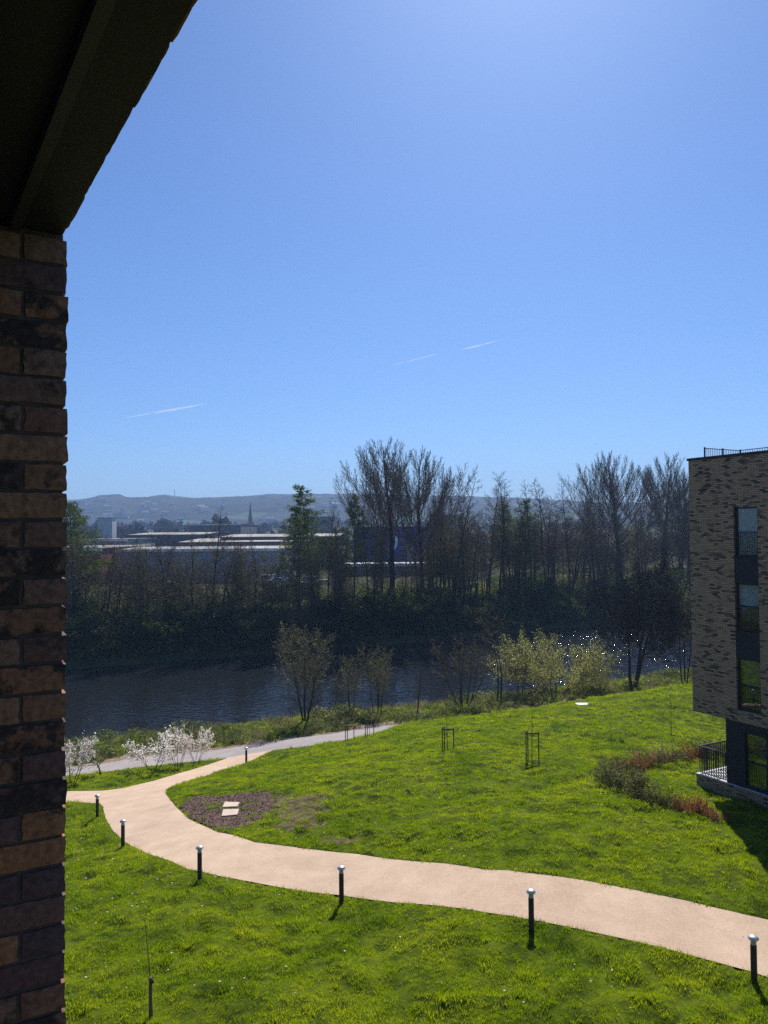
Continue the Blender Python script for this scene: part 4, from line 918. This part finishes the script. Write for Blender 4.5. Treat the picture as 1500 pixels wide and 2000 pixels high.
# sample lawn by distance so the nearer grass is denser
def lawn_points(n, xr, yr):
    x = nr.uniform(*xr, n); y = nr.uniform(*yr, n); return x, y
px_, py_, ps_ = [], [], []
for (y0, y1, dens, sc_) in ((10, 20, 150, .85), (20, 30, 95, .95), (30, 42, 48, 1.15), (42, 56, 24, 1.45), (56, 90, 11, 1.9)):
    x0, x1 = -.52 * y1 - 2, .56 * y1 + 6; n_ = int((x1 - x0) * (y1 - y0) * dens)
    x = nr.uniform(x0, x1, n_); y = nr.uniform(y0, y1, n_)
    px_.append(x); py_.append(y); ps_.append(np.full(n_, sc_) * nr.uniform(.7, 1.3, n_))
x = np.concatenate(px_); y = np.concatenate(py_); s_ = np.concatenate(ps_)
dpk = dist_poly(x, y, pink); drp = dist_poly(x, y, river_path)
ok = ~in_poly(x, y, pink) & ~in_poly(x, y, river_path) & ((near_y(x) - y) > 1.5) & (dpk > .05) & (drp > .06)
pcy = np.interp(x, [p[0] for p in RUx], [p[1] for p in RUx]); beyond = y > pcy
ok &= ~(beyond & (drp < 1.1))
insoil = in_poly(x, y, soil); ok &= ~(insoil & (nr.random(len(x)) > .05))
wk = worn_at(x, y) * (.35 + fbm(x / .5, y / .5, 55)); ok &= ~((wk > .36) & (nr.random(len(x)) < .68))
# clumpy heights: dark hollows between tufts
cl = fbm(x / .45, y / .45, 61, 3); s_ *= .30 + 1.35 * np.clip(cl, .15, .9)

blkR = np.array([loc for loc in [C0[:2] + UV_A * .1 - UV_B * .1, C0[:2] + UV_A * 18 - UV_B * .1, C0[:2] + UV_A * 18 + UV_B * 14, C0[:2] + UV_A * .1 + UV_B * 14]])
ok &= ~in_poly(x, y, blkR)
x, y, s_ = x[ok], y[ok], s_[ok]; z = LZ(x, y)
scatter('grass', np.stack([x, y, z], -1), s_, [tuft(i, 16, .068, .0052, .10, M['grass'], .7) for i in range(5)], 'short mown grass over the whole lawn')
print('grass tufts', len(x))
# near river bank: rough grass, brambles, dry stems
n_ = 26000; x = nr.uniform(-42, 80, n_); y = nr.uniform(38, 105, n_)
t_ = near_y(x) - y; pcy = np.interp(x, [p[0] for p in RUx], [p[1] for p in RUx])
ok = (y > pcy + .9) & (t_ > 1.4) & (t_ < 15) & (dist_poly(x, y, river_path) > .8)
x, y = x[ok], y[ok]; z = H(x, y); cl = fbm(x / 1.6, y / 1.6, 91)
scatter('bank_grass', np.stack([x, y, z], -1), (.5 + 1.6 * cl) * nr.uniform(.7, 1.3, len(x)), [tuft(20, 22, .30, .010, .16, M['bankgrass'], .7), tuft(21, 22, .34, .010, .16, M['bankgrass'], .9), tuft(22, 14, .5, .007, .14, M['drystem'], .5), tuft(23, 26, .22, .02, .2, M['greenleaf'], 1.0)], 'rough grass and bramble along the near river bank')
def clump(seed, n, rad, size, mat, flat=.7):
    R_ = random.Random(seed); V = []; F = []
    for k in range(n):
        d = Vector((R_.gauss(0, 1), R_.gauss(0, 1), abs(R_.gauss(0, 1)) * flat)).normalized() * rad * R_.uniform(.45, 1) ** .5; d.z *= flat
        a = Vector((R_.gauss(0, 1), R_.gauss(0, 1), R_.gauss(0, 1))).normalized(); b_ = a.orthogonal().normalized(); s0 = size * R_.uniform(.6, 1.3); i0 = len(V)
        V += [tuple(d + a * s0), tuple(d + b_ * s0 * .6), tuple(d - a * s0), tuple(d - b_ * s0 * .6)]; F.append((i0, i0 + 1, i0 + 2, i0 + 3))
    return bpy.data.objects.new('leaf_clump', mesh('leaf_clump', V, F, mat))
n_ = 9000; x = nr.uniform(-42, 80, n_); y = nr.uniform(38, 105, n_); t_ = near_y(x) - y; pcy = np.interp(x, [p[0] for p in RUx], [p[1] for p in RUx])
cl = fbm(x / 4, y / 4, 191)
ok = (y > pcy + 1.3) & (t_ > 2.2) & (t_ < 13) & ((cl > .50) | ((y < pcy + 3.6) & (cl > .40))) & (dist_poly(x, y, river_path) > 1.15)
x, y = x[ok], y[ok]
scatter('bank_bramble', np.stack([x, y, H(x, y)], -1), nr.uniform(.6, 1.25, len(x)) * (.6 + cl[ok]), [clump(1, 120, .75, .075, M['greenleaf'], .95), clump(2, 120, .7, .07, M['greenleaf'], .95), clump(3, 110, .7, .075, M['bankgrass'], .95), clump(4, 90, .65, .06, M['hedgemix'], .9)], 'low bramble and ivy mounds on the near river bank')
# far bank undergrowth: ivy-clad slope and floor
n_ = 26000; x = nr.uniform(-75, 110, n_); u_ = nr.uniform(-.6, 34, n_); u_ = np.where(x > 8, nr.uniform(-.6, 75, n_), u_); u_ = np.where(nr.random(n_) < .36, nr.uniform(.6, 10, n_), u_); y = far_y(x) + u_
cl = fbm(x / 5, y / 5, 291); ok = (u_ > .5) & ((u_ < 2.2) | (cl > .46)); x, y, u_ = x[ok], y[ok], u_[ok]
scatter('undergrowth', np.stack([x, y, H(x, y)], -1), nr.uniform(.8, 2.2, len(x)) * np.where(u_ < 9, 1.1, .7), [clump(11, 110, .75, .10, M['ivy'], .9), clump(12, 110, .8, .10, M['ivy'], .8), clump(13, 80, .7, .085, M['bankgrass'], .5)], 'dark ivy and undergrowth covering the far river bank')

n_ = 5000; lo = soil.min(0); hi = soil.max(0); x = nr.uniform(lo[0] - .5, hi[0] + .8, n_); y = nr.uniform(lo[1] - .5, hi[1] + .5, n_); ok = (in_poly(x, y, soil) | ((dist_poly(x, y, soil) < .6) & (nr.random(n_) < .35))) & ~in_poly(x, y, pink)
for q_ in ((451,1574),(450,1590)): g_ = G(*q_); ok &= np.hypot(x - g_[0], (y - g_[1]) * .8) > .42
x, y = x[ok], y[ok]
def clod(seed, col):
    R_ = random.Random(seed); V = [tuple(Vector(v) * R_.uniform(.6, 1.3) * .05) for v in ((1, 0, 0), (0, .7, 0), (-1, 0, 0), (0, -.7, 0), (0, 0, .6), (0, 0, -.5))]
    return bpy.data.objects.new('clod', mesh('clod', V, [(0, 1, 4), (1, 2, 4), (2, 3, 4), (3, 0, 4), (1, 0, 5), (2, 1, 5), (3, 2, 5), (0, 3, 5)], col))
bark_c = simple('bark_chip', (.07, .04, .03), (.20, .13, .10), 3, .95, coords='pos', rnd=.4)
scatter('bark_mulch', np.stack([x, y, H(x, y) + .03], -1), nr.uniform(.3, .9, len(x)), [clod(i, bark_c) for i in range(4)], 'brown bark chips over the bare soil bed', tilt=.6)
n_ = 16000; x = nr.uniform(-75, 110, n_); y = far_y(x) + nr.uniform(2, 45, n_)
scatter('far_bank_grass', np.stack([x, y, H(x, y)], -1), nr.uniform(1.0, 2.6, n_), [tuft(24, 22, .30, .035, .28, M['bankgrass'], .8), tuft(25, 18, .24, .03, .25, M['grass'], .8), tuft(26, 16, .4, .015, .2, M['drystem'], .6)], 'sunlit rough grass between the trees on the far bank')
# daisies / dandelions scattered in the near lawn
n_ = 900; x = nr.uniform(-14, 16, n_); y = nr.uniform(12, 32, n_); cl = fbm(x / 2, y / 2, 391); ok = (cl > .5) & ~in_poly(x, y, pink) & (dist_poly(x, y, pink) > .3); x, y = x[ok], y[ok]
wf = MB(); wf.lathe([(.0, .09), (.022, .095), (.0, .10)], 6); d1 = bpy.data.objects.new('daisy', mesh('daisy', wf.V, wf.F, M['blossom']))
scatter('daisies', np.stack([x, y, LZ(x, y)], -1), nr.uniform(.6, 1.3, len(x)), [d1], 'white daisies dotted through the near lawn')

# ------------------------------------------------------------------ far side: sheds, town
cl_grey = simple('grey_cladding', (.26, .27, .31), (.31, .32, .36), .4, .7, spec=.3)
cl_dark = simple('dark_cladding', (.09, .09, .10), (.12, .12, .13), .3, .8)
cl_red = simple('dark_red_cladding', (.13, .025, .03), (.17, .035, .035), .5, .8)
cl_white = simple('white_trim', (.72, .72, .70), rough=.5)
cl_roof = simple('pale_roof_sheet', (.17, .155, .14), (.38, .345, .295), .09, .7, spec=.2)
cl_blue = simple('blue_cladding', (.025, .03, .20), (.035, .04, .26), .4, .6)
teal = simple('teal_glass', (.02, .12, .14), rough=.3)
far_glass = simple('dark_glazing', (.02, .025, .03), rough=.2, spec=.6)
def shed(name, label, px0, px1, ytop, d, depth, wall, roof_rise=1.5, flat=False, trim=True, base=None, cat='warehouse', wins=0, roofmat=None):
    a = P(px0, ytop, d); b_ = P(px1, ytop, d); w_ = b_[0] - a[0]; zt = (a[2] + b_[2]) / 2; zb = (h1((a[0] + b_[0]) / 2, d) if base is None else base) - 1
    t = thing(name, label, cat, (a[0], d, zb))
    hh = zt - zb
    MB().box(0, 0, 0, w_, depth, hh).build('wall', wall, t)
    rm = roofmat or cl_roof
    if flat: MB().box(-.3, -.3, hh + .01, w_ + .3, depth + .3, hh + .25).build('roof', rm, t)
    else:
        V = [(-.4, -.4, hh + .02), (w_ + .4, -.4, hh + .02), (w_ + .4, depth / 2, hh + roof_rise), (-.4, depth / 2, hh + roof_rise), (-.4, depth + .4, hh + .02), (w_ + .4, depth + .4, hh + .02)]
        V += [(v[0], v[1], v[2] - .015 - (.0 if i not in (2, 3) else 0)) for i, v in enumerate(V)]
        MBx = mesh('roof', V, [(0, 1, 2, 3), (3, 2, 5, 4), (0, 3, 9, 6), (3, 4, 10, 9), (1, 7, 8, 2), (2, 8, 11, 5)], rm); obj('roof', MBx, t)
    if trim: MB().box(-.35, -.55, hh - .55, w_ + .35, -.32, hh + .15).build('roof_edge', cl_white, t)
    for i in range(wins):
        x0 = w_ * (i + .3) / wins; MB().box(x0, -.06, hh * .35, x0 + w_ / wins * .4, .0 - .005, hh * .55).build('window', far_glass, t)
    # seams between cladding sheets
    ns = max(2, int(w_ / 6)); sm = MB()
    me = None
    for i in range(1, ns):
        q = MB().box(-.06, -.05, 1.0, .06, -.004, hh - .6)
        if me is None: me = mesh('cladding_seam', q.V, q.F, wall)
        obj('cladding_seam', me, t, (w_ * i / ns, 0, 0))
    return t
shed('warehouse', 'dark red clad warehouse end beside the brick pier, behind the larch', 40, 197, 1072, 186, 40, cl_red, flat=True)
shed('warehouse', 'long pale grey warehouse wall with white roof edge behind the bare trees', 199, 560, 1073, 196, 34, cl_grey, .5, wins=0)
shed('warehouse', 'grey box-shaped warehouse with white top edge behind the long pale one', 150, 247, 1054, 238, 30, cl_grey, flat=True)
shed('warehouse', 'low dark warehouse under a broad cream roof behind the forked bare trees', 350, 600, 1058, 250, 60, cl_dark, 1.0, trim=False)
shed('warehouse', 'cream roofed warehouse beyond the larch, under the hills', 430, 660, 1048, 262, 50, cl_dark, .9, trim=False)
shed('warehouse', 'dark warehouse with thin white roof line far left of the spire', 370, 470, 1024, 470, 60, cl_dark, 2.0, flat=True)
shed('warehouse', 'cream roofed low sheds in front of the far tree clumps', 250, 400, 1044, 340, 60, cl_dark, 1.0, trim=False)
shed('office_building', 'small white office with a teal window above the sheds at far left', 190, 219, 1012, 360, 6, simple('office_render', (.5, .52, .55), rough=.7), flat=True, cat='office', trim=False)
t = [o for o in bpy.data.objects if o.name.startswith('office_building')][0]
w2 = P(219, 1012, 360)[0] - P(186, 1012, 360)[0]; MB().box(w2 * .32, -.12, 5.2, w2 * .62, -.05, 9.5).build('window', teal, t)
shed('warehouse', 'warehouse with bright white roof glimpsed through the green larch', 566, 650, 1008, 620, 60, cl_dark, 2.0, flat=True, roofmat=cl_white)
shed('warehouse', 'distant shed with a thin white roof behind the slender alders', 845, 905, 1004, 640, 50, cl_dark, 2.0, flat=True, roofmat=cl_white)
bs = shed('retail_shed', 'deep blue clad retail shed with a pale curved emblem behind the tallest tree', 690, 840, 1030, 245, 40, cl_blue, 1.5, flat=True, trim=False, cat='retail shed', roofmat=cl_dark)
# pale curved emblem on its wall
q0 = P(690, 1030, 245); sx = lambda px: P(px, 1030, 245)[0] - q0[0]; sz = lambda py: P(770, py, 245)[2] - bs.location.z
sw = MB(); pr = [(766,1044),(771,1046),(774,1053),(774,1062),(772,1069),(768,1074)]
for a, b_, t0_, t1_ in zip(pr[:-1], pr[1:], (.3, .9, 1.1, 1.0, .7), (.9, 1.1, 1.0, .7, .3)):
    i0 = len(sw.V); x0, z0_, x1, z1_ = sx(a[0]), sz(a[1]), sx(b_[0]), sz(b_[1])
    sw.V += [(x0 - t0_ * .4, -.08, z0_), (x0 + t0_ * .4, -.08, z0_), (x1 + t1_ * .4, -.08, z1_), (x1 - t1_ * .4, -.08, z1_), (x0 - t0_ * .4, -.02, z0_), (x0 + t0_ * .4, -.02, z0_), (x1 + t1_ * .4, -.02, z1_), (x1 - t1_ * .4, -.02, z1_)]
    for f in ((0, 1, 2, 3), (7, 6, 5, 4), (0, 4, 5, 1), (1, 5, 6, 2), (2, 6, 7, 3), (3, 7, 4, 0)): sw.face([i0 + k for k in f])
sw.build('emblem', cl_white, bs)
MB().box(sx(795), -.09, 1.2, sx(808), -.02, sz(1065)).build('door', simple('grey_door', (.35, .38, .4), rough=.6), bs)
shed('low_shed', 'long low shed with a bright white roof edge in front of the blue shed', 672, 895, 1102, 212, 8, cl_dark, .4, flat=True, cat='shed', roofmat=cl_white)
ts_ = thing('shop_sign', 'teal sign panel on a dark wall seen through the forked tree', 'sign', tuple(P(582, 1078, 240) + np.array([0, 0, 0])))
MB().box(-1, -.1, -1.2, 1, .1, 1.2).build('panel', simple('teal_sign', (.06, .32, .32), rough=.5), ts_); MB().bar((0, .3, -9), (0, .3, 1), .12, 8).build('pole', cl_dark, ts_)
# vehicles
def vehicle(px, py, d, label, colr, van=False, rz=0.0):
    q = P(px, py, d); z = h1(q[0], d); t = thing('parked_van' if van else 'parked_car', label, 'van' if van else 'car', (q[0], d, z), rz, 'vehicles parked before the warehouses')
    L_, W_ = (5.2, 2.0) if van else (4.3, 1.8); hb = .95 if not van else 1.1; ht = 1.45 if not van else 2.1
    paint = simple('car_paint', colr, rough=.3, spec=.6); V = []
    prof = [(-L_ / 2, .3), (-L_ / 2, hb - .1), (-L_ * .30, hb), (-L_ * .17, ht), (L_ * .28, ht), (L_ * .42 if not van else L_ * .48, hb), (L_ / 2, hb - .1), (L_ / 2, .3)]
    if van: prof[4] = (L_ * .47, ht)
    for s0 in (-1, 1):
        for x_, z_ in prof: V.append((x_, s0 * (W_ / 2 if z_ < hb + .01 else W_ / 2 - .15), z_))
    n_ = len(prof); F = [tuple(range(n_))[::-1], tuple(range(n_, 2 * n_))] + [(i, (i + 1) % n_, n_ + (i + 1) % n_, n_ + i) for i in range(n_)]
    obj('body', mesh('body', V, F, paint), t)
    MB().box(-L_ * .2, -W_ / 2 - .01, hb + .06, L_ * .25, -W_ / 2 + .03, ht - .15).build('side_window', far_glass, t)
    for wx_ in (-L_ * .31, L_ * .31):
        for wy in (-W_ / 2, W_ / 2): MB().bar((wx_, wy - .1, .33), (wx_, wy + .1, .33), .33, 14).build('wheel', M['metal_black'], t)
vehicle(518, 1104, 186, 'white van parked in the gap between the young trees', (.75, .76, .78), True, .2)
vehicle(540, 1106, 182, 'silver car parked right of the white van', (.5, .51, .54), False, .15)
vehicle(604, 1118, 178, 'white van parked under the green larch', (.7, .7, .68), True, 1.2)
vehicle(628, 1120, 176, 'pale grey car parked under the green larch', (.45, .44, .43), False, .4)
vehicle(330, 1120, 178, 'small silver car parked before the long pale warehouse', (.5, .5, .52), False, .1)
# church spire
q = P(489, 1006, 900); zt = P(489, 979, 900)[2]; zb = h1(q[0], 900)
t = thing('church', 'church with a tall thin dark spire on the skyline below the hills', 'church', (q[0], 900, zb))
stm = simple('dark_stone', (.05, .045, .045), rough=.9)
MB().box(-2.2, -2.2, -1, 2.2, 2.2, (zt - zb) * .45).build('tower', stm, t)
hh = (zt - zb); V = [(-2, -2, hh * .45 + .02), (2, -2, hh * .45 + .02), (2, 2, hh * .45 + .02), (-2, 2, hh * .45 + .02), (0, 0, hh)]
obj('spire', mesh('spire', V, [(0, 1, 4), (1, 2, 4), (2, 3, 4), (3, 0, 4), (3, 2, 1, 0)], stm), t)
MB().box(2.3, -5, -1, 26, 5, hh * .22).build('nave', stm, t)
# hill mast
q = P(341, 970, 2480); zt = P(341, 955, 2480)[2]; zb = hill_z(q[0], 2480) - 2
t = thing('radio_mast', 'hair-thin radio mast standing on the hilltop', 'mast', (q[0], 2480, zb)); MB().bar((0, 0, 0), (0, 0, zt - zb), .7, 6).build('mast', stm, t)
for k in (.35, .6, .8): MB().box(-1.6, -.3, (zt - zb) * k, 1.6, .3, (zt - zb) * k + .6).build('antenna', stm, t)
# far houses
hw = simple('house_render', (.55, .54, .52), rough=.8, rnd=.35); hr_ = simple('house_roof', (.12, .10, .10), rough=.7, rnd=.4)
wv = MB().box(-5, -4, -2, 5, 4, 5.4); wme = mesh('wall', wv.V, wv.F, hw)
rV = [(-5.4, -4.4, 5.4), (5.4, -4.4, 5.4), (5.4, 4.4, 5.4), (-5.4, 4.4, 5.4), (-5.4, 0, 8.6), (5.4, 0, 8.6)]
rme = mesh('roof', rV, [(0, 1, 5, 4), (2, 3, 4, 5), (0, 4, 3), (1, 2, 5), (3, 2, 1, 0)], hr_)
wi = MB()
for xx in (-3.2, 1.6):
    for zz in (1.2, 3.6): wi.box(xx, -4.08, zz, xx + 1.6, -4.01, zz + 1.1)
wime = mesh('windows', wi.V, wi.F, far_glass)
hr = random.Random(21)
for k in range(120):
    d = hr.uniform(1250, 2000); px = hr.choice([hr.uniform(140, 420), hr.uniform(140, 680), hr.uniform(680, 1350)])
    q = P(px, 1000, d); z = hill_z(q[0], d) if d > 1380 else h1(q[0], d)
    t = thing('house', 'small pale house on the far town slope, ' + where(px), 'house', (q[0], d, z), hr.uniform(-.6, .6), 'pale houses across the valley town'); sc1 = hr.uniform(.7, 1.2); t.scale = (sc1 * hr.uniform(.9, 1.8), sc1, sc1)
    obj('wall', wme, t); obj('roof', rme, t)
# tree clumps of the town
far_leaf = simple('far_tree_mass', (.028, .030, .020), (.05, .05, .032), .5, .95, spec=.05, rnd=.3)
def lump(seed, n=60):
    R_ = random.Random(seed); mb = MB(); V = []; F = []
    for k in range(n):
        a = R_.uniform(0, 6.28); r = math.sqrt(R_.random()) * 4.2; z0_ = R_.uniform(.3, 1) * 8 * (1 - (r / 5) ** 2) + 1; s0 = R_.uniform(.7, 1.6)
        c = Vector((r * math.cos(a), r * math.sin(a), z0_)); i0 = len(V)
        for v in ((1, 0, 0), (-1, 0, 0), (0, 1, 0), (0, -1, 0), (0, 0, 1), (0, 0, -1)): V.append(tuple(c + Vector(v) * s0 * R_.uniform(.6, 1.3)))
        for f in ((0, 2, 4), (2, 1, 4), (1, 3, 4), (3, 0, 4), (2, 0, 5), (1, 2, 5), (3, 1, 5), (0, 3, 5)): F.append(tuple(i0 + q_ for q_ in f))
    return mesh('crown', V, F, far_leaf)
lm_ = [lump(i) for i in range(5)]; tk = MB().bar((0, 0, -1), (0, 0, 4), .35, 6); tkm = mesh('trunk', tk.V, tk.F, M['bark'])
for k in range(290):
    d = hr.choice([hr.uniform(300, 520), hr.uniform(500, 900), hr.uniform(900, 1350)]); px = hr.uniform(-20, 1420) if hr.random() < .5 else hr.uniform(120, 700); q = P(px, 1000, d)
    t = thing('distant_tree', 'dark distant tree ' + ('just beyond the warehouses' if d < 520 else 'midway to the hills' if d < 900 else 'at the foot of the hills') + ', ' + where(px), 'tree', (q[0], d, h1(q[0], d)), hr.uniform(0, 6), 'dark trees scattered through the far town'); s0 = hr.uniform(.6, 1.15) * (1.0 if d < 600 else 1.3); t.scale = (s0 * 1.2, s0 * 1.2, s0)
    obj('crown', lm_[hr.randrange(5)], t); obj('trunk', tkm, t)
for px, d, s0, lb in ((418,700,2.3,'dark evergreen clump above the thin white roof line left of the spire'), (402,720,1.9,'dark round tree at the left end of the evergreen clump'), (436,690,2.0,'dark round tree at the right end of the evergreen clump'), (319,800,2.3,'pointed dark tree on the rise left of the evergreen clump'), (232,600,1.8,'dark tree mass above the white office')):
    q = P(px, 1000, d); t = thing('distant_tree', lb, 'tree', (q[0], d, h1(q[0], d)), 0); t.scale = (s0, s0, s0 * .9); obj('crown', lm_[hr.randrange(5)], t); obj('trunk', tkm, t)

# ------------------------------------------------------------------ contrails
cm, n = new_mat('contrail_vapour'); L = n.links.new
out = N(n, 'ShaderNodeOutputMaterial'); df = N(n, 'ShaderNodeBsdfDiffuse'); df.inputs[0].default_value = (.9, .9, .9, 1); tl = N(n, 'ShaderNodeBsdfTranslucent'); tl.inputs[0].default_value = (.9, .9, .9, 1)
ms = N(n, 'ShaderNodeMixShader'); ms.inputs[0].default_value = .6; L(df.outputs[0], ms.inputs[1]); L(tl.outputs[0], ms.inputs[2]); tr = N(n, 'ShaderNodeBsdfTransparent')
g = N(n, 'ShaderNodeNewGeometry'); nz = N(n, 'ShaderNodeTexNoise'); nz.inputs['Scale'].default_value = .012; nz.inputs['Detail'].default_value = 4; L(g.outputs['Position'], nz.inputs['Vector'])
mr = N(n, 'ShaderNodeMapRange'); mr.inputs['From Min'].default_value = .35; mr.inputs['From Max'].default_value = .7; mr.inputs['To Min'].default_value = .03; mr.inputs['To Max'].default_value = .40; L(nz.outputs['Fac'], mr.inputs[0])
m3 = N(n, 'ShaderNodeMixShader'); L(mr.outputs[0], m3.inputs[0]); L(tr.outputs[0], m3.inputs[1]); L(ms.outputs[0], m3.inputs[2]); L(m3.outputs[0], out.inputs[0])
for pts, r0, lb in (([(768,713,5),(815,701,7),(860,690,6)], 5, 'left half of the faint broken contrail high in the sky'), ([(888,686,6),(930,676,7),(986,662,4)], 5, 'right half of the faint broken contrail high in the sky'),
                    ([(245,816,5),(300,806,9),(350,798,9),(404,788,4)], 6, 'faint contrail low in the sky near the brick pier')):
    tg = TreeGen(1, {}); PP = [Vector(P(a, b_, 5200)) for a, b_, c in pts]; rr_ = [c * .9 for a, b_, c in pts]; rr_[0] = rr_[-1] = .6
    tg.tube(PP, rr_, 8, tg.T); o = obj('contrail', mesh('contrail', tg.T[0], tg.T[1], cm)); tag(o, lb, 'contrail', 'contrails')

# ------------------------------------------------------------------ haze
HB = MB().box(-4600, -90, -14, 4600, 3400, 190); hz, n = new_mat('haze_air'); out = N(n, 'ShaderNodeOutputMaterial'); pv = N(n, 'ShaderNodeVolumePrincipled')
pv.inputs['Color'].default_value = (.40, .61, 1.0, 1); pv.inputs['Density'].default_value = .00027; pv.inputs['Anisotropy'].default_value = .1
n.links.new(pv.outputs[0], out.inputs['Volume'])
tag(HB.build('haze', hz), kind='stuff')
